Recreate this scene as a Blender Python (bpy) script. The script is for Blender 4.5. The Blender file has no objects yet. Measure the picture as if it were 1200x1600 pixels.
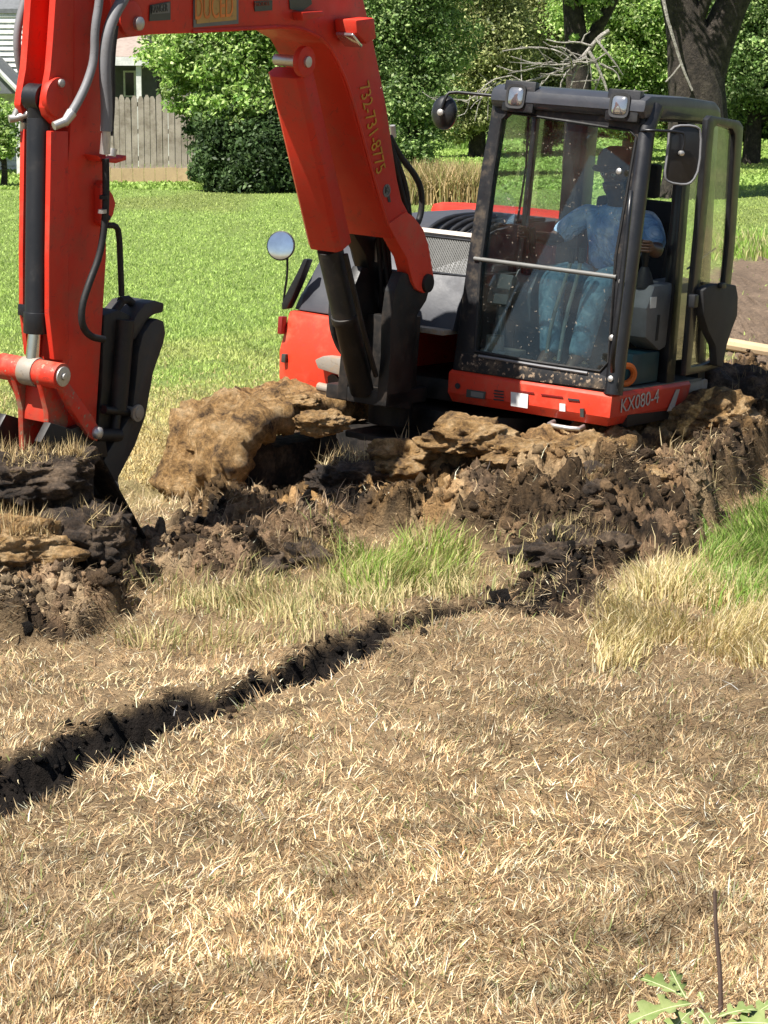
import bpy, bmesh, math, random
import numpy as np
from mathutils import Vector, Matrix, noise as mnoise

R = math.radians
random.seed(7)
rng = np.random.default_rng(11)
SC = bpy.context.scene
COL = SC.collection

# ------------------------------------------------------------------ camera
F_PX, HORIZON, CAM_H = 3600.0, 120.0, 2.15
TILT = math.atan((800 - HORIZON) / F_PX)
cam_d = bpy.data.cameras.new("camera")
cam_d.sensor_fit = 'VERTICAL'
cam_d.sensor_height = 36.0
cam_d.lens = 36.0 * F_PX / 1600.0
cam_d.clip_start = 0.1
cam_d.clip_end = 1500
cam = bpy.data.objects.new("camera", cam_d)
COL.objects.link(cam)
cam.location = (0, 0, CAM_H)
cam.rotation_euler = (math.pi / 2 - TILT, 0, 0)
SC.camera = cam

# ------------------------------------------------------------------ sky, sun, exposure
SUN_EL, SUN_AZ = R(59), math.atan2(-0.75, -0.66)       # azimuth measured from +Y towards +X
world = bpy.data.worlds.new("World")
SC.world = world
world.use_nodes = True
wn = world.node_tree
sky = wn.nodes.new('ShaderNodeTexSky')
sky.sky_type = 'NISHITA'
sky.sun_disc = False
sky.sun_elevation = SUN_EL
sky.sun_rotation = SUN_AZ
wn.links.new(sky.outputs[0], wn.nodes['Background'].inputs[0])
wn.nodes['Background'].inputs[1].default_value = 0.052
sun_d = bpy.data.lights.new("sun", 'SUN')
sun_d.energy = 5.0
sun_d.angle = R(0.53)
sun_d.color = (1.0, 0.95, 0.87)
sun = bpy.data.objects.new("sun", sun_d)
COL.objects.link(sun)
sdir = Vector((math.sin(SUN_AZ) * math.cos(SUN_EL), math.cos(SUN_AZ) * math.cos(SUN_EL), math.sin(SUN_EL)))
sun.rotation_euler = sdir.to_track_quat('Z', 'Y').to_euler()
sun.location = sdir * 60
SC.view_settings.view_transform = 'Standard'
SC.view_settings.look = 'None'
SC.view_settings.exposure = 0.92
SC.view_settings.gamma = 1.0

# ------------------------------------------------------------------ picture <-> place helpers
CR = np.array([1, 0, 0.])
CF = np.array([0, math.cos(TILT), -math.sin(TILT)])
CU = np.array([0, math.sin(TILT), math.cos(TILT)])
CO = np.array([0, 0, CAM_H])

def ray(px, py):
    return CF + CR * (px - 600) / F_PX - CU * (py - 800) / F_PX

def gnd(px, py, z=0.0):
    d = ray(px, py)
    return CO + d * ((z - CAM_H) / d[2])

def atY(px, py, Y):
    d = ray(px, py)
    return CO + d * (Y / d[1])

# machine frame: u = towards its left (picture right), v = forward, w = up
def rot_mat(yaw, roll, pitch):
    c, s = math.cos, math.sin
    u = np.array([c(yaw), -s(yaw), 0]); v = np.array([-s(yaw), -c(yaw), 0]); w = np.array([0, 0, 1.])
    u2 = u * c(roll) - w * s(roll); w2 = w * c(roll) + u * s(roll)
    v3 = v * c(pitch) + w2 * s(pitch); w3 = w2 * c(pitch) - v * s(pitch)
    return np.stack([u2, v3, w3], 1)
MM = rot_mat(R(33.4), R(3.6), R(2.1))
MT = np.array([0.344, 12.459, 0.412])

def hit(px, py, n, d):
    o = MM.T @ (CO - MT); r = MM.T @ ray(px, py)
    n = np.array(n, float)
    t = (d - n @ o) / (n @ r)
    return o + t * r

def U(px, py, c): return hit(px, py, (1, 0, 0), c)
def V(px, py, c): return hit(px, py, (0, 1, 0), c)
def Wp(px, py, c): return hit(px, py, (0, 0, 1), c)
def FP(px, py, off=0.0): return hit(px, py, (0, 1, .116), .116 * .174 + off)      # slanted front of the cab
def toworld(p): return MM @ np.array(p) + MT

# ------------------------------------------------------------------ noise
def hash2(ix, iy, seed):
    h = (ix.astype(np.int64) * 374761393 + iy.astype(np.int64) * 668265263 + seed * 1442695041) & 0x7fffffff
    h = ((h ^ (h >> 13)) * 1274126177) & 0x7fffffff
    return ((h ^ (h >> 16)) & 0xffff) / 65535.0

def vnoise(x, y, seed=0):
    ix = np.floor(x); iy = np.floor(y)
    fx = x - ix; fy = y - iy
    fx = fx * fx * (3 - 2 * fx); fy = fy * fy * (3 - 2 * fy)
    a = hash2(ix, iy, seed); b = hash2(ix + 1, iy, seed); c = hash2(ix, iy + 1, seed); d = hash2(ix + 1, iy + 1, seed)
    return (a * (1 - fx) + b * fx) * (1 - fy) + (c * (1 - fx) + d * fx) * fy

def fbm(x, y, octv=4, seed=0, gain=.5):
    s = 0; a = 1; t = 0
    for i in range(octv):
        ca, sa = math.cos(i * 1.1 + .3), math.sin(i * 1.1 + .3)
        s = s + a * vnoise((x * ca - y * sa) * 2 ** i, (x * sa + y * ca) * 2 ** i, seed + i * 17); t += a; a *= gain
    return s / t

def cells(x, y, sc, seed):
    """broken slabs: each cell has its own level and tilt; returns (level with tilt, gap to the neighbour, random per cell)"""
    wx = x * sc + (fbm(x * sc * 1.3, y * sc * 1.3, 3, seed + 7) - .5) * 1.1
    wy = y * sc + (fbm(x * sc * 1.3 + 9, y * sc * 1.3, 3, seed + 8) - .5) * 1.1
    ix, iy = np.floor(wx), np.floor(wy)
    f1 = np.full(x.shape, 9.0); f2 = np.full(x.shape, 9.0); lev = np.zeros(x.shape); rid = np.zeros(x.shape)
    for dx in (-1, 0, 1):
        for dy in (-1, 0, 1):
            jx, jy = ix + dx, iy + dy
            ex = wx - (jx + hash2(jx, jy, seed)); ey = wy - (jy + hash2(jx, jy, seed + 1))
            d = np.hypot(ex, ey)
            r1 = hash2(jx, jy, seed + 2)
            l = r1 + (hash2(jx, jy, seed + 3) - .5) * 1.1 * ex + (hash2(jx, jy, seed + 4) - .5) * 1.1 * ey
            m = d < f1
            f2 = np.where(m, f1, np.minimum(f2, d))
            lev = np.where(m, l, lev); rid = np.where(m, hash2(jx, jy, seed + 5), rid); f1 = np.where(m, d, f1)
    return lev, f2 - f1, rid

def sstep(a, b, x):
    t = np.clip((x - a) / (b - a), 0, 1)
    return t * t * (3 - 2 * t)

# ------------------------------------------------------------------ materials
def new_mat(name):
    m = bpy.data.materials.new(name)
    m.use_nodes = True
    nt = m.node_tree
    b = nt.nodes['Principled BSDF']
    return m, nt, b

def noise_node(nt, scale, detail=5, rough=.6, coord='Object', dist=0.0):
    tc = nt.nodes.new('ShaderNodeTexCoord')
    n = nt.nodes.new('ShaderNodeTexNoise')
    n.inputs['Scale'].default_value = scale
    n.inputs['Detail'].default_value = detail
    n.inputs['Roughness'].default_value = rough
    n.inputs['Distortion'].default_value = dist
    nt.links.new(tc.outputs[coord], n.inputs['Vector'])
    return n

def ramp(nt, src, stops):
    r = nt.nodes.new('ShaderNodeValToRGB')
    el = r.color_ramp.elements
    while len(el) < len(stops): el.new(.5)
    for e, (p, c) in zip(el, stops):
        e.position = p
        e.color = (*c, 1) if len(c) == 3 else c
    nt.links.new(src, r.inputs[0])
    return r

def mixc(nt, fac, a, b):
    m = nt.nodes.new('ShaderNodeMix'); m.data_type = 'RGBA'
    for sock, val in ((0, fac), (6, a), (7, b)):
        if hasattr(val, 'is_output'): nt.links.new(val, m.inputs[sock])
        else: m.inputs[sock].default_value = val if sock == 0 else (*val, 1)
    return m.outputs[2]

def bump(nt, b, src, strength, dist=.01):
    bp = nt.nodes.new('ShaderNodeBump')
    bp.inputs['Strength'].default_value = strength
    bp.inputs['Distance'].default_value = dist
    nt.links.new(src, bp.inputs['Height'])
    nt.links.new(bp.outputs[0], b.inputs['Normal'])

def worn(name, base, rough=.4, dirt=(.16, .11, .07), dirt_amt=.5, dscale=7, metallic=0, coat=0, speck=0.0):
    m, nt, b = new_mat(name)
    n1 = noise_node(nt, dscale, 8, .68)
    lo = .62 - dirt_amt * .2
    f = ramp(nt, n1.outputs[0], [(lo, (0, 0, 0)), (min(lo + .2, .99), (dirt_amt,) * 3)])
    n2 = noise_node(nt, 2.3, 3, .5)
    v = ramp(nt, n2.outputs[0], [(.3, tuple(c * .78 for c in base)), (.7, base)])
    n6 = noise_node(nt, 13, 6, .7, dist=2.5)
    sc_ = ramp(nt, n6.outputs[0], [(.60, (0, 0, 0)), (.65, (.75, .75, .75)), (.68, (0, 0, 0))])
    col = mixc(nt, f.outputs[0], v.outputs[0], dirt)
    col = mixc(nt, sc_.outputs[0], col, tuple(min(1, c * .35 + .02) for c in base))
    if speck:
        n3 = noise_node(nt, 38, 4, .6)
        f3 = ramp(nt, n3.outputs[0], [(.63 - speck * .06, (0, 0, 0)), (.68 - speck * .06, (1, 1, 1))])
        col = mixc(nt, f3.outputs[0], col, (.3, .22, .15))
    nt.links.new(col, b.inputs['Base Color'])
    rr = ramp(nt, n1.outputs[0], [(.3, (rough,) * 3), (.75, (min(1, rough + .35),) * 3)])
    nt.links.new(rr.outputs[0], b.inputs['Roughness'])
    b.inputs['Metallic'].default_value = metallic
    b.inputs['Coat Weight'].default_value = coat
    n4 = noise_node(nt, 60, 3, .6)
    bump(nt, b, n4.outputs[0], .06)
    return m

def plain(name, col, rough=.5, metallic=0):
    m, nt, b = new_mat(name)
    n = noise_node(nt, 9, 4, .6)
    r = ramp(nt, n.outputs[0], [(.3, tuple(c * .75 for c in col)), (.75, tuple(min(1, c * 1.12) for c in col))])
    nt.links.new(r.outputs[0], b.inputs['Base Color'])
    b.inputs['Roughness'].default_value = rough
    b.inputs['Metallic'].default_value = metallic
    return m

M = {}
M['red'] = worn('red_orange_paint', (.70, .030, .010), .44, dirt=(.30, .10, .055), dirt_amt=.55, dscale=4, coat=.06)
M['red_dusty'] = worn('dusty_red_paint', (.76, .050, .018), .42, dirt=(.45, .16, .09), dirt_amt=.55, dscale=5, coat=.15)
M['red_muddy'] = worn('mud_smeared_red_paint', (.68, .032, .011), .5, dirt=(.24, .14, .085), dirt_amt=.95, dscale=8, speck=.15)
M['black'] = worn('black_paint', (.010, .010, .012), .30, dirt=(.06, .055, .05), dirt_amt=.3, coat=.35)
M['black_muddy'] = worn('mud_spattered_black_paint', (.011, .011, .013), .33, dirt=(.17, .125, .08), dirt_amt=.5, dscale=11, speck=.0)
M['grease'] = worn('greasy_dark_steel', (.008, .007, .0065), .42, dirt=(.045, .030, .02), dirt_amt=.7, dscale=9)
M['barrel'] = worn('black_cylinder_barrel', (.011, .012, .015), .30, dirt=(.06, .05, .04), dirt_amt=.3, dscale=5)
M['grey_hood'] = worn('grey_hood_plastic', (.060, .063, .075), .40, dirt=(.16, .14, .12), dirt_amt=.35, dscale=5)
M['rubber'] = worn('black_rubber_hose', (.009, .009, .010), .5, dirt=(.08, .06, .05), dirt_amt=.45, dscale=14)
M['sleeve'] = worn('grey_hose_sleeve', (.21, .21, .22), .45, dirt=(.1, .08, .06), dirt_amt=.4, dscale=16)
M['steel'] = worn('bright_steel', (.62, .6, .57), .34, dirt=(.22, .16, .11), dirt_amt=.45, metallic=.85)
M['chrome'] = plain('chrome_rod', (.75, .75, .75), .12, 1.0)
M['dirty_steel'] = worn('muddy_steel', (.36, .32, .27), .5, dirt=(.32, .22, .13), dirt_amt=.8, dscale=16, metallic=.2)
M['thumb'] = worn('dark_grey_steel', (.035, .035, .038), .38, dirt=(.09, .07, .05), dirt_amt=.6, dscale=8, metallic=.2)
M['thumb_edge'] = worn('sunlit_edge_steel', (.26, .26, .27), .36, dirt=(.12, .09, .065), dirt_amt=.5, dscale=12, metallic=.4)  # thumb steel in a lighter colour, painting in the sunlit narrow edge
M['cab_inside'] = plain('dark_interior_plastic', (.03, .03, .032), .7)
M['console'] = plain('grey_console_plastic', (.16, .165, .17), .55)
M['seat'] = plain('black_seat_fabric', (.022, .022, .026), .9)
M['lever'] = plain('grey_green_lever', (.30, .36, .33), .4, .3)
M['white'] = plain('white_label', (.78, .78, .76), .5)
M['stripe'] = plain('pale_stripe', (.52, .46, .40), .5)
M['yellow_ink'] = plain('yellow_paint_marker', (.62, .30, .02), .5)
M['orange_ink'] = plain('orange_lettering', (.85, .25, .04), .5)
M['yellow_plate'] = worn('faded_yellow_plate', (.60, .36, .10), .5, dirt=(.45, .2, .1), dirt_amt=.6, dscale=10)
M['plate_dark'] = plain('dark_plate', (.05, .055, .05), .4)
M['plate_grey'] = plain('grey_plate', (.17, .17, .16), .45)
M['lens'] = plain('lamp_lens', (.60, .61, .62), .10, .85)
M['roof_plastic'] = worn('dark_grey_roof_plastic', (.045, .048, .058), .30, dirt=(.12, .11, .10), dirt_amt=.35, dscale=5, coat=.35)
M['mirror'] = plain('mirror_glass', (.85, .87, .9), .02, 1.0)
M['amber'] = plain('amber_reflector', (.7, .2, .03), .3)
M['taillamp'] = plain('dark_red_lamp', (.25, .02, .02), .25)

def glass_mat(name, tint, dirt_specks=True, refl=.85):
    m, nt, b = new_mat(name)
    nt.nodes.remove(b)
    out = nt.nodes['Material Output']
    tr = nt.nodes.new('ShaderNodeBsdfTransparent'); tr.inputs[0].default_value = (*tint, 1)
    gl = nt.nodes.new('ShaderNodeBsdfGlossy'); gl.inputs[0].default_value = (1, 1, 1, 1); gl.inputs[1].default_value = .015
    fr = nt.nodes.new('ShaderNodeFresnel'); fr.inputs[0].default_value = 1.5
    mul = nt.nodes.new('ShaderNodeMath'); mul.operation = 'MULTIPLY'; mul.inputs[1].default_value = refl
    nt.links.new(fr.outputs[0], mul.inputs[0])
    mx = nt.nodes.new('ShaderNodeMixShader')
    nt.links.new(mul.outputs[0], mx.inputs[0]); nt.links.new(tr.outputs[0], mx.inputs[1]); nt.links.new(gl.outputs[0], mx.inputs[2])
    last = mx.outputs[0]
    if dirt_specks:
        n = noise_node(nt, 58, 3, .55)
        f = ramp(nt, n.outputs[0], [(.675, (0, 0, 0)), (.71, (.6,) * 3)])
        n2 = noise_node(nt, 4, 4, .6)
        f2 = ramp(nt, n2.outputs[0], [(.35, (.0,) * 3), (.8, (.055,) * 3)])
        ad = nt.nodes.new('ShaderNodeMath'); ad.operation = 'MAXIMUM'
        nt.links.new(f.outputs[0], ad.inputs[0]); nt.links.new(f2.outputs[0], ad.inputs[1])
        df = nt.nodes.new('ShaderNodeBsdfDiffuse'); df.inputs[0].default_value = (.36, .31, .25, 1)
        m2 = nt.nodes.new('ShaderNodeMixShader')
        nt.links.new(ad.outputs[0], m2.inputs[0]); nt.links.new(last, m2.inputs[1]); nt.links.new(df.outputs[0], m2.inputs[2])
        last = m2.outputs[0]
    nt.links.new(last, out.inputs[0])
    return m
M['glass'] = glass_mat('windshield_glass', (.89, .965, .965))
M['glass_side'] = glass_mat('side_glass', (.97, .98, .98), False, .35)

def attr_mat(name, rough=.8, transl=0.0, fine=0.0, fscale=40, spec=.3, bumpd=.02):
    """material whose albedo is the mesh's own colour attribute (zones of soil, single blades, single leaves)"""
    m, nt, b = new_mat(name)
    at = nt.nodes.new('ShaderNodeAttribute'); at.attribute_name = 'tint'
    col = at.outputs[0]
    if fine:
        n = noise_node(nt, fscale, 8, .7)
        n2 = noise_node(nt, fscale * .22, 6, .65)
        rr = ramp(nt, n.outputs[0], [(.25, (1 - fine,) * 3), (.75, (1 + fine,) * 3)])
        r2 = ramp(nt, n2.outputs[0], [(.3, (1 - fine * .7,) * 3), (.7, (1 + fine * .5,) * 3)])
        for r_ in (rr, r2):
            mx = nt.nodes.new('ShaderNodeMix'); mx.data_type = 'RGBA'; mx.blend_type = 'MULTIPLY'; mx.inputs[0].default_value = 1
            nt.links.new(col, mx.inputs[6]); nt.links.new(r_.outputs[0], mx.inputs[7]); col = mx.outputs[2]
        add = nt.nodes.new('ShaderNodeMath'); add.operation = 'ADD'
        nt.links.new(n.outputs[0], add.inputs[0]); nt.links.new(n2.outputs[0], add.inputs[1])
        bump(nt, b, add.outputs[0], .9, bumpd)
    nt.links.new(col, b.inputs['Base Color'])
    b.inputs['Roughness'].default_value = rough
    b.inputs['Specular IOR Level'].default_value = spec
    if transl:
        t = nt.nodes.new('ShaderNodeBsdfTranslucent'); nt.links.new(col, t.inputs[0])
        mx = nt.nodes.new('ShaderNodeMixShader'); mx.inputs[0].default_value = transl
        nt.links.new(b.outputs[0], mx.inputs[1]); nt.links.new(t.outputs[0], mx.inputs[2])
        nt.links.new(mx.outputs[0], nt.nodes['Material Output'].inputs[0])
    return m
M['soil'] = attr_mat('turned_soil', .9, 0, .55, 70, .25, .04)
M['grass'] = attr_mat('grass_blades', .55, .3)
M['leaf'] = attr_mat('tree_leaves', .5, .42, 0, 40, .4)

def mud_mat(name, a, b_, c):
    m, nt, b = new_mat(name)
    n = noise_node(nt, 7, 10, .74)
    r = ramp(nt, n.outputs[0], [(.38, a), (.5, b_), (.62, c)])
    n3 = noise_node(nt, 38, 6, .7)
    r3 = ramp(nt, n3.outputs[0], [(.3, (.55,) * 3), (.7, (1.35,) * 3)])
    mx = nt.nodes.new('ShaderNodeMix'); mx.data_type = 'RGBA'; mx.blend_type = 'MULTIPLY'; mx.inputs[0].default_value = 1
    nt.links.new(r.outputs[0], mx.inputs[6]); nt.links.new(r3.outputs[0], mx.inputs[7])
    nt.links.new(mx.outputs[2], b.inputs['Base Color'])
    b.inputs['Roughness'].default_value = .9
    n2 = noise_node(nt, 26, 10, .8)
    bump(nt, b, n2.outputs[0], 1.0, .09)
    return m
M['mud_track'] = mud_mat('mud_caked_track', (.11, .06, .024), (.56, .33, .125), (.82, .57, .30))
M['mud_dark'] = mud_mat('dark_mud', (.022, .015, .011), (.10, .067, .044), (.30, .21, .135))
M['bark'] = mud_mat('grey_brown_bark', (.018, .014, .011), (.05, .038, .03), (.10, .08, .062))
M['deadwood'] = mud_mat('bleached_dead_wood', (.30, .27, .24), (.50, .46, .41), (.70, .66, .60))

# ------------------------------------------------------------------ mesh helpers
def link(name, me, mat=None, parent=None):
    o = bpy.data.objects.new(name, me)
    COL.objects.link(o)
    if mat is not None: me.materials.append(mat)
    if parent is not None: o.parent = parent
    return o

def tag(o, label=None, cat=None, group=None, kind=None):
    if label: o['label'] = label
    if cat: o['category'] = cat
    if group: o['group'] = group
    if kind: o['kind'] = kind
    return o

def empty(name, loc=(0, 0, 0), mat=None):
    o = bpy.data.objects.new(name, None)
    o.empty_display_size = .2
    COL.objects.link(o)
    if mat is not None: o.matrix_world = mat
    else: o.location = loc
    return o

class MB:
    def __init__(s): s.v = []; s.f = []
    def add(s, vs, fs):
        k = len(s.v); s.v += [tuple(map(float, p)) for p in vs]; s.f += [tuple(i + k for i in f) for f in fs]; return s
    def box(s, c, size, axes=None):
        c = np.array(c, float); ax = np.eye(3) if axes is None else np.array(axes, float)
        h = np.array(size) / 2
        vs = [c + ax.T @ (h * np.array((i, j, k))) for i in (-1, 1) for j in (-1, 1) for k in (-1, 1)]
        return s.add(vs, [(0, 1, 3, 2), (4, 6, 7, 5), (0, 4, 5, 1), (2, 3, 7, 6), (0, 2, 6, 4), (1, 5, 7, 3)])
    def bx(s, a, b):
        a = np.array(a, float); b = np.array(b, float)
        return s.box((a + b) / 2, np.abs(b - a))
    def prism(s, poly, off):
        off = np.array(off, float); n = len(poly)
        vs = [np.array(p) for p in poly] + [np.array(p) + off for p in poly]
        return s.add(vs, [tuple(range(n))[::-1], tuple(range(n, 2 * n))] + [(i, (i + 1) % n, n + (i + 1) % n, n + i) for i in range(n)])
    def side(s, vw, u0, u1):
        return s.prism([(u0, a, b) for a, b in vw], (u1 - u0, 0, 0))
    def ring(s, outer, inner, off):
        off = np.array(off, float); n = len(outer)
        vs = [np.array(p) for p in outer] + [np.array(p) for p in inner]
        vs += [p + off for p in vs]
        fs = []
        for i in range(n):
            j = (i + 1) % n
            fs += [(i, j, n + j, n + i), (2 * n + i, 3 * n + i, 3 * n + j, 2 * n + j), (i, 2 * n + i, 2 * n + j, j), (n + i, n + j, 3 * n + j, 3 * n + i)]
        return s.add(vs, fs)
    def tube(s, pts, rad, seg=10, cap=True, smooth=0):
        P = [np.array(p, float) for p in pts]
        rad = list(rad) if hasattr(rad, '__len__') else [rad] * len(P)
        for _ in range(smooth):
            Q = [P[0]]; rr = [rad[0]]
            for i in range(len(P) - 1):
                Q += [P[i] * .75 + P[i + 1] * .25, P[i] * .25 + P[i + 1] * .75]; rr += [rad[i] * .75 + rad[i + 1] * .25, rad[i] * .25 + rad[i + 1] * .75]
            P = Q + [P[-1]]; rad = rr + [rad[-1]]
        n = len(P); T = []
        for i in range(n):
            t = P[min(i + 1, n - 1)] - P[max(i - 1, 0)]; T.append(t / (np.linalg.norm(t) + 1e-12))
        a = np.array([0, 0, 1.]) if abs(T[0][2]) < .9 else np.array([1., 0, 0])
        N = np.cross(T[0], a); N /= np.linalg.norm(N)
        vs = []
        for i in range(n):
            N = N - T[i] * (N @ T[i]); N /= np.linalg.norm(N) + 1e-12
            B = np.cross(T[i], N)
            for k in range(seg):
                q = 2 * math.pi * k / seg
                vs.append(P[i] + rad[i] * (math.cos(q) * N + math.sin(q) * B))
        fs = [(i * seg + k, i * seg + (k + 1) % seg, (i + 1) * seg + (k + 1) % seg, (i + 1) * seg + k) for i in range(n - 1) for k in range(seg)]
        if cap: fs += [tuple(range(seg))[::-1], tuple(range((n - 1) * seg, n * seg))]
        return s.add(vs, fs)
    def cyl(s, a, b, r, r2=None, seg=20):
        return s.tube([a, b], [r, r if r2 is None else r2], seg)
    def mesh(s, name, off=(0, 0, 0), bev=0, smooth=35, disp=None):
        me = bpy.data.meshes.new(name)
        off = np.array(off)
        me.from_pydata([tuple(np.array(p) - off) for p in s.v], [], s.f)
        bm = bmesh.new(); bm.from_mesh(me)
        bmesh.ops.recalc_face_normals(bm, faces=bm.faces)
        if bev:
            es = [e for e in bm.edges if len(e.link_faces) == 2 and e.calc_face_angle(0) > R(25)]
            try: bmesh.ops.bevel(bm, geom=es, offset=bev, segments=2, affect='EDGES', profile=.6, clamp_overlap=True)
            except Exception: pass
        bm.to_mesh(me); bm.free()
        if smooth:
            me.shade_smooth(); me.set_sharp_from_angle(angle=R(smooth))
        return me

# ------------------------------------------------------------------ THE GROUND
def poly_px(lst): return np.array([gnd(x, y)[:2] for x, y in lst])

def pdist(poly, x, y):
    """signed distance to polygon: positive inside"""
    d = np.full(x.shape, 1e9); ins = np.zeros(x.shape, bool)
    n = len(poly)
    for i in range(n):
        ax, ay = poly[i]; bx, by = poly[(i + 1) % n]
        ex, ey = bx - ax, by - ay
        t = np.clip(((x - ax) * ex + (y - ay) * ey) / (ex * ex + ey * ey + 1e-12), 0, 1)
        d = np.minimum(d, np.hypot(x - ax - t * ex, y - ay - t * ey))
        c = ((ay > y) != (by > y)) & (x < (bx - ax) * (y - ay) / (by - ay + 1e-12) + ax)
        ins ^= c
    return np.where(ins, d, -d)

def ldist(line, x, y):
    d = np.full(x.shape, 1e9)
    for (ax, ay), (bx, by) in zip(line[:-1], line[1:]):
        ex, ey = bx - ax, by - ay
        t = np.clip(((x - ax) * ex + (y - ay) * ey) / (ex * ex + ey * ey), 0, 1)
        d = np.minimum(d, np.hypot(x - ax - t * ex, y - ay - t * ey))
    return d

DIRT = poly_px([(-160, 700), (120, 770), (205, 840), (300, 800), (345, 745), (430, 700), (560, 640), (900, 600), (1130, 560), (1095, 490), (1100, 425),
                (1160, 402), (1230, 388), (1420, 372), (1500, 640), (1420, 720), (1205, 765), (1130, 800), (1075, 880), (960, 915), (935, 975), (850, 965), (780, 975),
                (740, 945), (835, 915), (800, 870), (705, 855), (560, 850), (520, 880), (440, 915), (330, 945), (215, 905), (185, 960), (110, 1000), (-160, 990)])
TRENCH = [tuple(gnd(x, y)[:2]) for x, y in ((-260, 1320), (-60, 1250), (60, 1203), (200, 1138), (320, 1097), (430, 1064), (560, 1010), (640, 977), (720, 955))]
GREEN1 = poly_px([(1095, 925), (1130, 850), (1210, 800), (1400, 770), (1400, 940), (1210, 965), (1120, 955)])
GREEN2 = poly_px([(555, 925), (570, 885), (610, 868), (680, 872), (700, 900), (650, 930), (590, 938)])
OLIVE = poly_px([(190, 985), (225, 930), (330, 950), (440, 930), (520, 900), (700, 895), (830, 900), (850, 930), (700, 945), (560, 985), (360, 1000)])
TALL = poly_px([(945, 1000), (955, 935), (1080, 890), (1230, 905), (1400, 905), (1400, 1000), (1180, 1035), (980, 1035)])

BUMPS = []
def bump_px(px, py, Y, rx, ry, ang=0, h=None):
    p = atY(px, py, Y)
    BUMPS.append((p[0], Y, rx, ry, R(ang), p[2] if h is None else h))
for a in ((10, 845, 9.5, .34, .34), (-140, 800, 9.5, .5, .45), (330, 815, 10.9, .34, .22), (470, 800, 10.7, .3, .25), (340, 855, 10.0, .34, .28), (470, 850, 10.2, .26, .22),
          (110, 890, 9.5, .35, .3),
          (560, 715, 11.9, .45, .35), (650, 690, 11.55, .35, .3), (725, 662, 11.4, .34, .3), (800, 692, 11.0, .36, .3), (905, 716, 10.8, .42, .3), (1000, 712, 11.0, .45, .3),
          (1090, 700, 11.7, .5, .5), (1185, 650, 12.8, .6, .7), (1150, 605, 14.3, .5, .6), (1210, 585, 14.9, .6, .7), (1330, 640, 13.6, .8, .9),
          (700, 770, 10.9, .5, .3), (930, 850, 10.25, .36, .22, 0, .17), (900, 770, 10.7, .3, .25, 0, .2), (1010, 790, 10.6, .4, .3, 0, .14), (620, 760, 11.2, .3, .2, 0, .2)):
    bump_px(*a)
MC = toworld((0, -.6, 0))

def machine_uv(x, y):
    dx = x - MT[0]; dy = y - MT[1]
    return dx * MM[0, 0] + dy * MM[1, 0], dx * MM[0, 1] + dy * MM[1, 1]

def zones(x, y):
    wob = (fbm(x * 3.1, y * 3.1, 4, 5) - .5) * .42
    dirt = sstep(-.05, .07, pdist(DIRT, x, y) + wob)
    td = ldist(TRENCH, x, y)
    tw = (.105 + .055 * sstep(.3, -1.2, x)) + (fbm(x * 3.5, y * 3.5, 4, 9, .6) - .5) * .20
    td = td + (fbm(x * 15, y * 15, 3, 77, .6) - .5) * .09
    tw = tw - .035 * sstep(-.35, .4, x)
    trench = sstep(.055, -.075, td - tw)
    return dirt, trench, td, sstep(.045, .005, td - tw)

def height(x, y, z=None):
    dirt, trench, td = (zones(x, y) if z is None else z)[:3]
    near = sstep(26, 15, y)
    h = (fbm(x * .9, y * .9, 3, 1) - .5) * .10 * near + (fbm(x * 6, y * 6, 3, 3) - .5) * .055 * near + (fbm(x * 17, y * 17, 3, 13) - .5) * .030 * near
    b = 0
    for (cx, cy, rx, ry, an, hh) in BUMPS:
        dx, dy = x - cx, y - cy
        ca, sa = math.cos(an), math.sin(an)
        yy = -dx * sa + dy * ca
        q = ((dx * ca + dy * sa) / rx) ** 2 + (yy / np.where(yy < 0, ry * 1.35, ry * .9)) ** 2
        b = np.maximum(b, hh * 1.02 * np.exp(-.5 * q))
    rid = np.abs(fbm(x * 2.6, y * 3.4, 4, 21) - .5) * 2
    cl = fbm(x * 5.5, y * 6.5, 5, 31, .6)
    cl2 = 1 - np.abs(fbm(x * 11, y * 13, 4, 41, .6) - .5) * 2
    mu, mv = machine_uv(x, y)
    wall = sstep(1.35, 1.0, np.abs(mu)) * sstep(1.45, 1.15, mv) * sstep(-2.6, -2.2, mv)
    cl3 = 1 - np.abs(fbm(x * 21, y * 24, 3, 43, .6) - .5) * 2
    la, ga, _ = cells(x, y, 3.6, 301); lb, gb, _ = cells(x, y, 9.0, 331)
    slab = (la - .5) * .11 - sstep(.16, .0, ga) * .04 + (lb - .5) * .055 - sstep(.18, .0, gb) * .025
    rough = slab + (cl - .45) * .12 + (rid - .3) * .07 + (cl2 - .7) * .09 + (cl3 - .7) * .05
    far = sstep(22, 15, y)
    h = h * (1 - .6 * dirt) + dirt * (b * (.8 + .45 * cl) + rough * (.35 + .65 * far)) * (1 - .0 * wall)
    h = h + (1 - dirt) * np.minimum(b, .3) * .12
    h = h - wall * .16
    lip = np.exp(-((td - .17) / .07) ** 2) * .06 * np.clip(cl - .35, 0, 1) + np.exp(-((td - .02) / .05) ** 2) * 0
    h = h + lip - trench * (.12 + (cl - .5) * .14 + (cl2 - .6) * .08 + (cl3 - .6) * .05)
    return h

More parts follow.
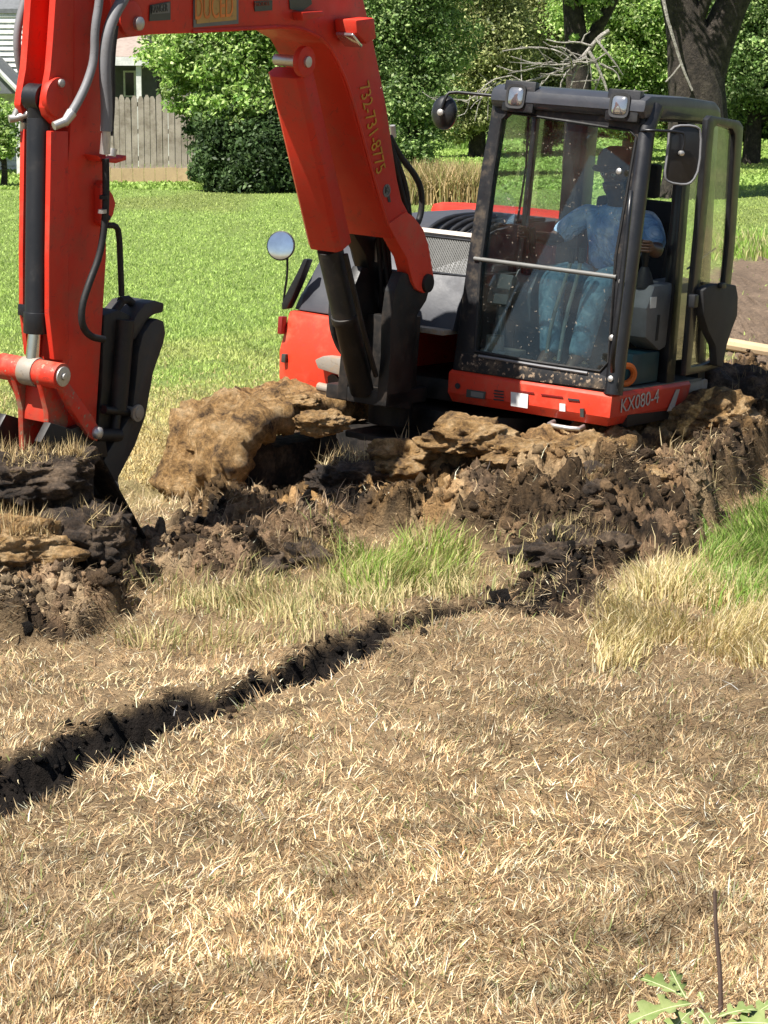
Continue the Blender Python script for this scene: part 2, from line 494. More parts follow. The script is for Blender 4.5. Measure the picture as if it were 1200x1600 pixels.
def grow(a0, a1, f):
    out = [a0]
    while out[-1] < a1: out.append(out[-1] + f(out[-1]))
    return out
ys = [3.2] + grow(4.3, 17.5, lambda y: .0024 * y) 
ys = np.array(ys + grow(ys[-1] + .1, 400, lambda y: max(.12, (y - 16) * .06)))
xs_c = np.array(grow(-2.6, 3.6, lambda x: .0105))
xl = -np.array(grow(-xs_c[0] + .03, 250, lambda x: max(.03, (x - 2.5) * .09)))[::-1]
xr = np.array(grow(xs_c[-1] + .03, 250, lambda x: max(.03, (x - 3.5) * .09)))
xs = np.concatenate([xl, xs_c, xr])
GX, GY = np.meshgrid(xs, ys)
Z0 = zones(GX, GY)
GZ = height(GX, GY, Z0)

def ground_tint(x, y, zz, z):
    dirt, trench, td = z[:3]; wet = z[3] if len(z) > 3 else trench
    n1 = fbm(x * 1.3, y * 1.3, 4, 51)[..., None]; n2 = fbm(x * 7, y * 7, 4, 61)[..., None]; n3 = fbm(x * .35, y * .22, 3, 71)[..., None]
    straw = np.array([.36, .25, .138]) * (.35 + 1.0 * n2) * (.7 + .6 * n1)
    lawn = np.array([.22, .31, .078]) * (.7 + .6 * n2)
    pale = np.array([.40, .325, .15]) * (.75 + .5 * n2)
    gy = (y + (fbm(x * .5, y * .3, 3, 81) - .5) * 9 - x * .25)[..., None]
    bg = pale + (lawn - pale) * sstep(14.0, 20.0, gy)
    bg = bg + (np.array([.20, .22, .07]) - bg) * (sstep(.5, .75, n3) * .6 * sstep(25, 40, gy))
    base = straw + (bg - straw) * sstep(11.3, 13.5, gy)
    dark = np.array([.045, .030, .020]); mid = np.array([.25, .160, .092]); clay = np.array([.54, .32, .13]); crust = np.array([.46, .33, .22])
    k = fbm(x * 2.2, y * 2.6, 5, 91, .6)[..., None]
    soil = dark + (mid - dark) * sstep(.36, .56, k)
    hz = zz[..., None]
    soil = soil + (crust - soil) * sstep(.52, .75, n2 * .6 + n1 * .4) * .35
    mu, mv = machine_uv(x, y)
    cd = np.exp(-((mu - .25) / 1.1) ** 2 - ((mv - 1.1) / .75) ** 2)[..., None]
    cd = np.maximum(cd, np.exp(-((x - 2.3) / .7) ** 2 - ((y - 13.2) / 1.6) ** 2)[..., None])
    cd = np.maximum(cd, .6 * np.exp(-((x + 1.9) / .5) ** 2 - ((y - 9.4) / .6) ** 2)[..., None])
    soil = soil + (clay * (.6 + .8 * n2) - soil) * np.clip(cd * 1.3, 0, 1) * sstep(.36, .52, fbm(x * 3.3, y * 3.3, 4, 101))[..., None]
    _, ga, ra = cells(x, y, 3.6, 301); _, gb, rb = cells(x, y, 9.0, 331)
    mixr = (ra * .6 + rb * .4)[..., None]
    soil = soil * (.22 + 1.05 * sstep(.32, .70, mixr))
    soil = soil + (np.array([.50, .37, .22]) * (.5 + .8 * n2) - soil) * (sstep(.70, .80, mixr) * .6)
    soil = soil * (.45 + .55 * sstep(.0, .14, np.minimum(ga, gb * 1.2)))[..., None]
    flat = sstep(14.5, 18, y)[..., None]
    soil = soil + (np.array([.23, .165, .115]) * (.65 + .7 * n2) - soil) * flat
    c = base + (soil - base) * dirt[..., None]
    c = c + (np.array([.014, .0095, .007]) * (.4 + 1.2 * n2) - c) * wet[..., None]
    return np.clip(c, 0, 1)
GC = ground_tint(GX, GY, GZ, Z0)

def color_attr(me, cols):
    a = me.color_attributes.new('tint', 'FLOAT_COLOR', 'POINT')
    rgba = np.ones((len(cols), 4), np.float32); rgba[:, :3] = cols
    a.data.foreach_set('color', rgba.ravel())

def np_mesh(name, verts, quads=None, tris=None, cols=None, smooth=False):
    me = bpy.data.meshes.new(name)
    verts = np.asarray(verts, np.float32)
    me.vertices.add(len(verts)); me.vertices.foreach_set('co', verts.ravel())
    nq = 0 if quads is None else len(quads); ntr = 0 if tris is None else len(tris)
    loops = []
    if nq: loops.append(np.asarray(quads, np.int32).ravel())
    if ntr: loops.append(np.asarray(tris, np.int32).ravel())
    loops = np.concatenate(loops)
    me.loops.add(len(loops)); me.loops.foreach_set('vertex_index', loops)
    me.polygons.add(nq + ntr)
    starts = np.concatenate([np.arange(nq) * 4, nq * 4 + np.arange(ntr) * 3]).astype(np.int32)
    me.polygons.foreach_set('loop_start', starts)
    if smooth: me.polygons.foreach_set('use_smooth', np.ones(nq + ntr, bool))
    me.update(calc_edges=True)
    if cols is not None: color_attr(me, cols)
    return me
ny, nx = GX.shape
idx = np.arange(ny * nx).reshape(ny, nx)
q = np.stack([idx[:-1, :-1], idx[:-1, 1:], idx[1:, 1:], idx[1:, :-1]], -1).reshape(-1, 4)
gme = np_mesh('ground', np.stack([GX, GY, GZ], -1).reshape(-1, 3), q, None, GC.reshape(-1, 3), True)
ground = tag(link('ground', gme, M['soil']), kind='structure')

# ------------------------------------------------------------------ GRASS
def blades(name, x, y, length, width, lean, az, cols, bend=.5, mat='grass'):
    n = len(x)
    z = height(x, y) - .008
    root = np.stack([x, y, z], 1)
    d0 = np.stack([np.sin(lean) * np.cos(az), np.sin(lean) * np.sin(az), np.cos(lean)], 1)
    l2 = np.minimum(lean + bend * (.4 + .8 * rng.random(n)), 1.62)
    az2 = az + rng.normal(0, .35, n)
    d1 = np.stack([np.sin(l2) * np.cos(az2), np.sin(l2) * np.sin(az2), np.cos(l2)], 1)
    wa = rng.random(n) * math.pi
    wd = np.stack([np.cos(wa), np.sin(wa), 0 * wa], 1) * (width / 2)[:, None]
    m = root + d0 * (length * .5)[:, None]; t = m + d1 * (length * .5)[:, None]
    V_ = np.stack([root - wd, root + wd, m + wd * .8, m - wd * .8, t], 1).reshape(-1, 3)
    b = np.arange(n) * 5
    Q = np.stack([b, b + 1, b + 2, b + 3], 1); T = np.stack([b + 3, b + 2, b + 4], 1)
    C = np.repeat(cols, 5, 0)
    return link(name, np_mesh(name, V_, Q, T, C), M[mat])

def sample(n, y0, y1, xm=.19, pad=.5, p=2.0):
    """points over the ground in front of the camera, density falling with distance"""
    u = rng.random(n)
    if p == 2.0: y = 1 / (1 / y0 + (1 / y1 - 1 / y0) * u)
    else: y = np.sqrt(y0 ** 2 + (y1 ** 2 - y0 ** 2) * u)
    x = (rng.random(n) * 2 - 1) * (y * xm + pad)
    return x, y

def tones(n, pal, jit=.22):
    pal = np.array(pal); k = rng.integers(0, len(pal), n)
    return np.clip(pal[k] * (1 + rng.normal(0, jit, (n, 1))), .004, .95)

# dry foreground turf
x, y = sample(840000, 4.1, 13.5, .19, .95)
dirt, _, td, trench = zones(x, y)
dens = fbm(x * 2.4, y * 2.4, 4, 111)
g1 = pdist(GREEN1, x, y); g2 = pdist(GREEN2, x, y); ol = pdist(OLIVE, x, y)
mu, mv = machine_uv(x, y)
um = (np.abs(mu) < 1.15) & (mv < 1.2)
keep = (rng.random(len(x)) > dirt * .945) & (rng.random(len(x)) > trench * .95) & (rng.random(len(x)) < .38 + 1.05 * dens) & ~um & (rng.random(len(x)) > sstep(.0, .1, g1) * .9)
x, y, dens, dirt = x[keep], y[keep], dens[keep], dirt[keep]
n = len(x)
cl = fbm(x * 3.7, y * 3.7, 3, 121)
az = fbm(x * 1.7, y * 1.7, 3, 131) * 12 + rng.normal(0, 1.5, n)
lean = np.clip(1.16 + (cl - .5) * 1.3 + rng.normal(0, .45, n), .05, 1.57)
pal = [(.84, .645, .37), (.74, .52, .285), (.88, .71, .45), (.58, .385, .205), (.38, .24, .13), (.80, .61, .34), (.22, .14, .08), (.94, .81, .58)]
c = tones(n, pal)
patch = fbm(x * 1.1, y * 1.1, 4, 141)
c *= (.70 + .50 * np.clip((patch - .25) * 2, 0, 1))[:, None]
hole = fbm(x * 6, y * 6, 3, 145)
c *= (.55 + .5 * sstep(.28, .46, hole))[:, None]
gr = (rng.random(n) < .05)
c[gr] = np.array([.20, .24, .07]) * (.7 + .6 * rng.random((gr.sum(), 1)))
ln = (.020 + .060 * rng.random(n) ** 2.6) * (.6 + .9 * cl)
ln = np.where(dirt > .5, ln * 1.3, ln)
o = blades('dry_grass', x, y, ln, .0022 + .0028 * rng.random(n), lean, az, c, .3)
tag(o, 'dry straw coloured mown grass covering the foreground', 'grass', kind='stuff')

# upright tufts of longer dry grass along the spoil and on the right
def patch_blades(name, poly, count, lmin, lmax, pal, leanm, w, label, cat='grass', edge=.3, clump=3.5, thr=.35):
    lo = poly.min(0) - .2; hi = poly.max(0) + .2
    x = lo[0] + rng.random(count * 3) * (hi[0] - lo[0]); y = lo[1] + rng.random(count * 3) * (hi[1] - lo[1])
    d = pdist(poly, x, y) + (fbm(x * 3, y * 3, 3, 151) - .5) * .35
    cl = fbm(x * clump, y * clump, 3, 161)
    k = (rng.random(len(x)) < sstep(-edge, edge, d)) & (cl > thr + .25 * rng.random(len(x)))
    dirt, _, td, trench = zones(x, y)
    k &= (rng.random(len(x)) > trench * .97)
    if label.startswith('bright'): k &= dirt < .6
    x, y, cl = x[k][:count], y[k][:count], cl[k][:count]
    n = len(x)
    c = tones(n, pal, .2)
    ln = (lmin + (lmax - lmin) * rng.random(n)) * (.6 + .8 * cl)
    az = fbm(x * 1.6, y * 1.6, 3, 171) * 13 + rng.normal(0, .8, n)
    o = blades(name, x, y, ln, w * (.7 + .6 * rng.random(n)), np.abs(rng.normal(0, leanm, n)), az, c, .7)
    return tag(o, label, cat, kind='stuff')
patch_blades('grass', OLIVE, 7500, .05, .13, [(.50, .43, .2), (.36, .35, .14), (.62, .52, .27), (.70, .57, .32), (.24, .26, .09)], .35, .005, 'pale olive grass standing beside the turned soil')
patch_blades('grass', TALL, 16000, .05, .14, [(.66, .53, .27), (.54, .45, .2), (.74, .60, .34), (.40, .36, .14), (.78, .66, .42)], .33, .005, 'long straw and olive grass on the right of the spoil', edge=.14)
patch_blades('grass', GREEN1, 17000, .08, .20, [(.22, .37, .06), (.17, .30, .045), (.30, .44, .09), (.38, .44, .14), (.52, .47, .22)], .30, .006, 'bright green tall grass at the right edge', edge=.12, thr=.2)
patch_blades('grass', GREEN2, 3300, .08, .19, [(.22, .36, .05), (.30, .40, .09), (.40, .40, .13), (.50, .44, .2)], .33, .0055, 'green grass tuft in the middle of the turned soil', edge=.15)

# mown lawn behind
x, y = sample(260000, 12.3, 46, .19, .6)
dirt, _, td, trench = zones(x, y)
mu, mv = machine_uv(x, y)
k = (rng.random(len(x)) > dirt * .99) & ~((np.abs(mu) < 1.25) & (mv < 1.3) & (mv > -2.3))
x, y = x[k], y[k]; n = len(x)
z_ = (np.zeros(n), np.zeros(n), np.ones(n) * 9)
c = ground_tint(x, y, np.zeros(n), z_) * (1.45 + .45 * rng.random((n, 1))) 
c[:, 0] += .03 * rng.random(n)
straw = rng.random(n) < .65 * sstep(18.5, 12.5, y)
c[straw] = np.array([.60, .50, .24]) * (.6 + .7 * rng.random((straw.sum(), 1)))
ln = .025 + .03 * rng.random(n)
o = blades('lawn_grass', x, y, ln, .0035 + .00040 * y, np.abs(rng.normal(.35, .4, n)), rng.random(n) * 6.3, np.clip(c, 0, .9), .6)
tag(o, 'mown green lawn behind the digger', 'lawn', kind='stuff')
x, y = sample(90000, 45, 100, .19, 2)
n = len(x)
c = ground_tint(x, y, np.zeros(n), (np.zeros(n), np.zeros(n), np.ones(n) * 9)) * (1.25 + .8 * rng.random((n, 1)))
o = blades('lawn_grass', x, y, .05 + .05 * rng.random(n), .0016 * y, np.abs(rng.normal(.3, .4, n)), rng.random(n) * 6.3, np.clip(c, 0, .9), .6)
tag(o, 'far mown lawn reaching the foot of the trees', 'lawn', kind='stuff')

# loose crumbs of soil
x, y = sample(130000, 6.0, 16, .2, .3)
dirt, _, td, trench = zones(x, y)
cl = fbm(x * 4, y * 4, 3, 181)
k = ((dirt > .6) & (rng.random(len(x)) < (cl - .3) * 1.4)) | ((trench > .3) & (rng.random(len(x)) < .22)) | ((td < .24) & (rng.random(len(x)) < .02))
x, y = x[k][:15000], y[k][:15000]
n = len(x)
ico = bmesh.new(); bmesh.ops.create_icosphere(ico, subdivisions=1, radius=1); ico.verts.ensure_lookup_table()
iv = np.array([v.co[:] for v in ico.verts]); itf = np.array([[v.index for v in f.verts] for f in ico.faces]); ico.free()
sz = (.005 + .027 * rng.random(n) ** 4) * np.where((dirt[k][:15000] < .5), .62, 1)
VV = []
for k in range(n):
    s3 = sz[k] * (.6 + .8 * rng.random(3)); ph = rng.random(3) * 50
    nn = np.array([mnoise.noise(Vector(p * 1.7 + ph)) for p in iv])
    p = (iv + rng.normal(0, .22, iv.shape)) * (1 + .6 * nn)[:, None] * s3
    a = rng.random() * 6.3; ca, sa = math.cos(a), math.sin(a)
    VV.append(np.stack([p[:, 0] * ca - p[:, 1] * sa, p[:, 0] * sa + p[:, 1] * ca, p[:, 2]], 1))
zc = height(x, y)
VV = np.array(VV) + np.stack([x, y, zc + sz * .25], 1)[:, None, :]
zz_ = zones(x, y)
tt = ground_tint(x, y, zc, (np.ones(n), zz_[1], zz_[2], zz_[3])) * (.5 + .7 * rng.random((n, 1)))
o = link('soil_crumbs', np_mesh('soil_crumbs', VV.reshape(-1, 3), None, (itf[None] + (np.arange(n) * len(iv))[:, None, None]).reshape(-1, 3), np.repeat(tt, len(iv), 0), False), M['soil'])
tag(o, 'loose crumbs of brown soil scattered on the spoil', 'soil', kind='stuff')

# roots and straw lying over the spoil
x, y = sample(480000, 8.2, 17, .2, .3)
dirt, _, td, trench = zones(x, y)
mu, mv = machine_uv(x, y)
cl = fbm(x * 3.3, y * 3.3, 4, 191)
k = (dirt > .4) & (rng.random(len(x)) < (cl - .38) * 2.6) & ~((np.abs(mu) < 1.1) & (mv < 1.1))
x, y = x[k][:60000], y[k][:60000]; n = len(x)
c = tones(n, [(.30, .21, .125), (.20, .135, .08), (.42, .31, .18), (.11, .075, .048), (.5, .38, .23), (.07, .048, .032)], .25)
o = blades('straw_litter', x, y, .02 + .075 * rng.random(n) ** 2, .003 + .003 * rng.random(n), np.clip(rng.normal(1.3, .25, n), .2, 1.56), fbm(x * 2, y * 2, 2, 195) * 12 + rng.normal(0, .8, n), c, .4)
tag(o, 'brown roots and straw littered over the turned soil', 'straw', kind='stuff')

# big clods
def clod(p, size, mat, label, seed, grass=0, sub=4, rough=.55, name='soil_clod'):
    bm = bmesh.new(); bmesh.ops.create_icosphere(bm, subdivisions=sub + 1, radius=1)
    ph = Vector((seed * 3.1, seed * 1.7, seed * 5.3))
    for v in bm.verts:
        q = v.co.copy()
        d = mnoise.fractal(q * 1.25 + ph, .8, 2.1, 7) * rough * .85
        d += (.5 - abs(mnoise.noise(q * 2.6 + ph))) * .42 * rough + (.5 - abs(mnoise.noise(q * 6.5 + ph))) * .20 * rough + mnoise.noise(q * 17 + ph) * .06
        st = math.floor((q.z + mnoise.noise(q * 1.5 + ph) * .5) * 4) / 4 - q.z
        v.co = Vector((q.x * size[0], q.y * size[1], (q.z + st * .22) * size[2])) * (1 + d)
    me = bpy.data.meshes.new(name); bm.to_mesh(me); bm.free(); me.shade_smooth()
    o = link(name, me, M[mat]); o.location = p
    tag(o, label, 'soil clod', 'large clods of dug soil')
    if grass:
        n = grass
        th = rng.random(n) * 6.283; rr = np.sqrt(rng.random(n)) * .85
        vs = np.stack([np.cos(th) * rr * size[0], np.sin(th) * rr * size[1], np.sqrt(1 - rr ** 2 * .9) * size[2] * .95], 1)
        az = rng.random(n) * 6.3; le = np.abs(rng.normal(.9, .5, n)); L = .04 + .08 * rng.random(n)
        d = np.stack([np.sin(le) * np.cos(az), np.sin(le) * np.sin(az), np.cos(le)], 1)
        wd = np.stack([-np.sin(az), np.cos(az), 0 * az], 1) * .0025
        t = vs + d * L[:, None]
        VB = np.stack([vs - wd, vs + wd, t], 1).reshape(-1, 3)
        c = tones(n, [(.5, .38, .18), (.36, .25, .12), (.2, .14, .08), (.62, .5, .28)])
        link('dead_grass', np_mesh('dead_grass', VB, None, np.arange(n * 3).reshape(-1, 3), np.repeat(c, 3, 0)), M['grass'], o)
    return o

# ------------------------------------------------------------------ THE EXCAVATOR
OFF = np.array((0, -.4, -.74))
m4 = Matrix.Identity(4)
for i in range(3):
    for j in range(3): m4[i][j] = MM[i, j]
m4.translation = Vector(toworld(OFF))
EX = empty('excavator', mat=m4)
tag(EX, 'red orange tracked digger with black cab and folded arm standing in mud', 'excavator')

def part(name, mb, mat, parent=EX, bev=0.0, smooth=35, label=None):
    if smooth == 35: smooth = 20 if bev else 55
    o = link(name, mb.mesh(name, OFF, bev, smooth), M[mat] if isinstance(mat, str) else mat, parent)
    if label: o['label'] = label
    return o

def vw(px, u):                                    # traced outline -> (v, w) pairs on a u plane
    return [tuple(U(x, y, u)[1:]) for x, y in px]

def text(name, body, p0, p1, up, hgt, mat, parent, normal, lift=.003):
    cu = bpy.data.curves.new(name, 'FONT'); cu.body = body; cu.size = 1; cu.extrude = .01
    o = bpy.data.objects.new(name, cu); COL.objects.link(o)
    bpy.context.view_layer.update()
    me = bpy.data.meshes.new_from_object(o.evaluated_get(bpy.context.evaluated_depsgraph_get()))
    bpy.data.objects.remove(o)
    co = np.array([v.co[:] for v in me.vertices])
    lo, hi = co.min(0), co.max(0)
    p0 = np.array(p0); p1 = np.array(p1); X = p1 - p0
    up = np.array(up, float); Xn = X / np.linalg.norm(X); up = up - Xn * (up @ Xn); up /= np.linalg.norm(up)
    nn = np.array(normal, float)
    for v in me.vertices:
        a = (v.co.x - lo[0]) / (hi[0] - lo[0]); b = (v.co.y - lo[1]) / (hi[1] - lo[1])
        p = p0 + X * a + up * hgt * b + nn * (lift + .001 * (1 if v.co.z > 0 else -1)) - OFF
        v.co = p
    return link(name, me, M[mat], parent)

# ---- undercarriage
def track(u0, u1, v1, w_top, name):
    r = .33; vb = -2.0
    wc = w_top - r
    path = []
    for k in range(15): a = math.pi / 2 - math.pi * k / 14; path.append((v1 - r + r * math.cos(a), wc + r * math.sin(a)))
    for k in range(15): a = -math.pi / 2 - math.pi * k / 14; path.append((vb + r * math.cos(a), wc + r * math.sin(a)))
    n = len(path); inner = [((v - (v1 + vb) / 2) * (1 - .09 / 1.3) + (v1 + vb) / 2, wc + (w - wc) * .74) for v, w in path]
    b = MB().ring([(u0, *p) for p in path], [(u0, *p) for p in inner], (u1 - u0, 0, 0))
    # dense resample for mud lumps
    me = b.mesh(name, OFF, 0, 0)
    bm = bmesh.new(); bm.from_mesh(me)
    bmesh.ops.subdivide_edges(bm, edges=[e for e in bm.edges if e.calc_length() > .3], cuts=34, use_grid_fill=True)
    bmesh.ops.subdivide_edges(bm, edges=bm.edges[:], cuts=1, use_grid_fill=True)
    bm.normal_update()
    for v in bm.verts:
        q = v.co * 5
        v.co += v.normal * (mnoise.fractal(q * 1.2, .8, 2, 7) * .055 + (1 - abs(mnoise.noise(q * 1.1)) * 2) * .035 + (.5 - abs(mnoise.noise(q * 3))) * .04 + (.5 - abs(mnoise.noise(q * 6))) * .02)
    bm.to_mesh(me); bm.free(); me.shade_smooth()
    o = link(name, me, M['mud_track'], EX)
    # frame, rollers and sprocket inside the loop
    um = (u0 + u1) / 2
    f = MB().bx((u0 + .10, vb + .1, wc - .12), (u1 - .10, v1 - .5, wc + .10))
    link('track_frame', f.mesh('track_frame', OFF, .02), M['mud_dark'], o)
    f = MB().cyl((u0 + .08, v1 - r, wc), (u1 - .08, v1 - r, wc), .2)
    link('idler_wheel', f.mesh('idler_wheel', OFF, .02), M['mud_dark'], o)
    for k in range(5):
        f = MB().cyl((u0 + .1, vb + .35 + k * .5, wc - .17), (u1 - .1, vb + .35 + k * .5, wc - .17), .085)
        link('track_roller', f.mesh('track_roller', OFF, .01), M['mud_dark'], o)
    f = MB()
    for k in range(26):                                   # grouser bars
        v = vb + k * (v1 - r - vb) / 25
        f.bx((u0 + .01, v - .02, w_top - .03), (u1 - .01, v + .02, w_top + .008))
    for k in range(1, 8):
        a = math.pi / 2 - math.pi * k / 8
        c = np.array((um, v1 - r + (r - .012) * math.cos(a), wc + (r - .012) * math.sin(a)))
        f.box(c, (u1 - u0 - .02, .045, .035), [(1, 0, 0), (0, -math.sin(a), math.cos(a)), (0, math.cos(a), math.sin(a))])
    link('track_grouser', f.mesh('track_grouser', OFF, .008), M['mud_track'], o)
    return o
track(-1.06, -.61, 1.12, -.075, 'crawler_track')
track(.58, 1.03, 1.05, -.10, 'crawler_track')
part('track_axle_frame', MB().bx((-.62, -1.3, -.5), (.6, .3, -.2)).cyl((-.05, -.5, -.22), (-.05, -.5, -.06), .5), 'grease', bev=.02)

# ---- upper house
deck = MB().prism([(-1.06, -.04, -.02), (-.04, -.12, -.02), (.02, -.2, -.02), (1.0, -.2, -.02), (.98, -1.18, -.02), (.6, -1.5, -.02), (-.55, -1.7, -.02), (-1.06, -1.4, -.02)], (0, 0, .12))
part('house_deck', deck, 'grease', bev=.01)
# right front red shell
b = MB()
lo = [(-1.12, .02, -.03), (-.98, .05, -.05), (-.55, .03, -.05), (-.50, -.10, -.05), (-.50, -1.0, -.05), (-1.10, -1.4, -.05)]
mid = [(-1.13, .02, .14), (-.98, .06, .14), (-.52, .04, .14), (-.47, -.1, .14), (-.47, -1.0, .14), (-1.12, -1.4, .14)]
hi = [(-1.09, .0, .37), (-.95, .03, .37), (-.50, .0, .36), (-.47, -.1, .36), (-.47, -1.0, .36), (-1.08, -1.4, .37)]
nn = 6
b.add(lo + mid + hi, [tuple(range(6))[::-1], tuple(range(12, 18))] + [(r0 * 6 + i, r0 * 6 + (i + 1) % 6, r0 * 6 + 6 + (i + 1) % 6, r0 * 6 + 6 + i) for r0 in (0, 1) for i in range(6)])
shell = part('front_body_panel', b, 'red_dusty', bev=.018)
p = V(441, 508, .03)
part('marker_lamp', MB().box(p + np.array((.0, .0, 0)), (.03, .05, .10)), 'taillamp', shell, .006)
p = V(447, 560, .05)
part('marker_lamp', MB().box(p + np.array((-.01, -.01, 0)), (.03, .05, .05)), 'plate_dark', shell, .006)
# grey hood: loft of profiles along u
prof = [(-.02, .375), (-.06, .50), (-.14, .66), (-.22, .78), (-.30, .86), (-.42, .92), (-.7, .955), (-1.25, .965), (-1.25, .3)]
def hood_row(u, sh, top):
    return [(u + (.0), v - sh, .375 + (w - .375) * top) for v, w in prof]
rows = [hood_row(-1.085, .02, .62), hood_row(-1.03, .0, .80), hood_row(-.93, 0, .92), hood_row(-.7, 0, 1.0), hood_row(-.03, .03, 1.0)]
rows[0] = [(u + .10 * (w - .375), v, w) for u, v, w in rows[0]]
b = MB(); n = len(prof)
b.add([p for r_ in rows for p in r_], [(i * n + k, i * n + (k + 1) % n, (i + 1) * n + (k + 1) % n, (i + 1) * n + k) for i in range(len(rows) - 1) for k in range(n)] + [tuple(range(n))[::-1], tuple(range((len(rows) - 1) * n, len(rows) * n))])
hood = part('engine_hood', b, 'grey_hood', bev=.012)
part('hood_ledge', MB().bx((-.48, -.16, .355), (-.04, .03, .385)), 'dirty_steel', hood, .006)
# mesh grille with slanting wires, then the curved ribs above
A = [np.array(q) for q in ((-.43, -.165, .66), (-.04, -.195, .66), (-.04, -.305, .845), (-.43, -.275, .845))]
nrm = np.cross(A[1] - A[0], A[3] - A[0]); nrm /= np.linalg.norm(nrm)
if nrm[1] < 0: nrm = -nrm
g = MB().prism([a + nrm * .006 for a in A], nrm * .008)
part('grille_backing', g, 'cab_inside', hood)
g = MB()
def onA(s, t): return A[0] * (1 - s) * (1 - t) + A[1] * s * (1 - t) + A[2] * s * t + A[3] * (1 - s) * t + nrm * .018
for k in range(-14, 27):
    s0, t0, s1, t1 = k / 26, 1.0, k / 26 + .5, 0.0
    def clip(s0, t0, s1, t1):
        if s0 < 0: t0 = t0 + (t1 - t0) * (-s0) / (s1 - s0); s0 = 0
        if s1 > 1: t1 = t0 + (t1 - t0) * (1 - s0) / (s1 - s0); s1 = 1
        return s0, t0, s1, t1
    if s1 <= 0.02 or s0 >= .98: continue
    s0, t0, s1, t1 = clip(s0, t0, s1, t1)
    g.tube([onA(s0, t0), onA(s1, t1)], .0038, 5)
for k in range(16):
    g.tube([onA(k / 15, 0), onA(k / 15, 1)], .002, 4)
part('grille_mesh', g, 'plate_grey', hood)
g = MB()
g.tube([onA(0, 0), onA(1, 0), onA(1, 1), onA(0, 1), onA(0, 0)], .009, 6)
part('grille_frame', g, 'black', hood)
g = MB()
for k in range(6):
    u = -.40 + k * .068
    pts = [(u, -.30, .872), (u + .012, -.36, .915), (u + .04, -.46, .955), (u + .09, -.60, .975), (u + .15, -.75, .985)]
    g.tube(pts, [.012, .017, .019, .017, .012], 8, smooth=1)
part('hood_rib', g, 'black', hood)
part('hood_strip', MB().box((-.235, -.315, .872), (.42, .05, .03), [(1, 0, 0), (0, .8, .6), (0, -.6, .8)]), 'stripe', hood, .006)
# rear engine cover and counterweight (red)
rear = [(-1.0, -1.26), (.70, -1.26), (.66, -1.42), (.45, -1.62), (.05, -1.76), (-.55, -1.72), (-.92, -1.52)]
part('engine_cover', MB().prism([(a, c_, .10) for a, c_ in rear], (0, 0, .885)), 'red', bev=.05)
part('counterweight', MB().prism([(a * 1.04, c_ - .03, .0) for a, c_ in rear], (0, 0, .40)), 'red', bev=.04)
# handrail bracket and round mirror on the right front corner
b = MB()
b.prism([V(*q, .02) for q in ((440, 474), (448, 456), (463, 428), (474, 404), (480, 406), (468, 438), (456, 466), (448, 482), (440, 484))], (0, -.06, 0))
part('rail_bracket', b, 'black_muddy', bev=.006)
def disc_axes(nrm):
    n_ = np.array(nrm, float); n_ /= np.linalg.norm(n_); a = np.cross(n_, (0, 0, 1.)); a /= np.linalg.norm(a); return n_, a, np.cross(a, n_)
def disc(mb, c, nrm, prof, seg=28, asp=(1, 1), sq=2.0):
    n_, a, b_ = disc_axes(nrm); c = np.array(c, float); vs = []
    for r, h in prof:
        for k in range(seg):
            t = 2 * math.pi * k / seg
            ct, st_ = math.cos(t), math.sin(t); q_ = (abs(ct) ** sq + abs(st_) ** sq) ** (-1 / sq)
            vs.append(c + n_ * h + (a * ct * asp[0] + b_ * st_ * asp[1]) * r * q_)
    fs = [(i * seg + k, i * seg + (k + 1) % seg, (i + 1) * seg + (k + 1) % seg, (i + 1) * seg + k) for i in range(len(prof) - 1) for k in range(seg)]
    fs += [tuple(range(seg))[::-1], tuple(range((len(prof) - 1) * seg, len(prof) * seg))]
    return mb.add(vs, fs)
mc = V(439, 384, .04)
nm = MM.T @ np.array((-.30, -1, .16))
m1 = part('round_mirror', disc(MB(), mc, nm, [(.03, -.035), (.065, -.026), (.084, -.004), (.084, .004), (.080, .006)]), 'black')
part('mirror_face', disc(MB(), mc, nm, [(.079, .004), (.077, .0085), (.06, .011), (.03, .0125), (.001, .013)]), 'mirror', m1)
part('mirror_stalk', MB().tube([V(449, 398, .02), V(449, 430, .01), V(444, 460, .0), V(443, 480, -.01)], .007, 8, smooth=1), 'black', m1)

# ---- cab
SK = part('cab_base', MB().add(
    [(.02, -.02, .0), (.975, -.02, .0), (.975, -.86, .0), (.02, -.86, 0), (0, .004, .05), (1.0, .004, .05), (1.0, -.90, .05), (0, -.90, .05),
     (0, .01, .16), (1.005, .01, .16), (1.005, -.93, .16), (0, -.93, .16), (.01, -.005, .178), (.992, -.005, .178), (.992, -.93, .178), (.01, -.93, .178)],
    [(3, 2, 1, 0), (12, 13, 14, 15)] + [(r0 * 4 + i, r0 * 4 + (i + 1) % 4, r0 * 4 + 4 + (i + 1) % 4, r0 * 4 + 4 + i) for r0 in range(3) for i in range(4)]), 'red_dusty', bev=.008)
part('rear_sill', MB().bx((.0, -1.2, .0), (.985, -.905, .17)), 'dirty_steel', bev=.02)
def lab(name, px, mat, parent, lift=.004, th=.002, plane=0.008):
    return part(name, MB().prism([V(x, y, plane) + np.array((0, lift, 0)) for x, y in px], (0, th, 0)), mat, parent)
lab('data_plate', [(730, 608), (760, 612), (758, 624), (729, 620)], 'plate_dark', SK)
lab('data_plate', [(737, 611), (757, 614), (756, 622), (737, 619)], 'plate_grey', SK, .007)
lab('warning_label', [(799, 612), (826, 616), (825, 638), (799, 634)], 'white', SK)
lab('warning_label', [(875, 630), (884, 631), (884, 643), (875, 642)], 'white', SK)
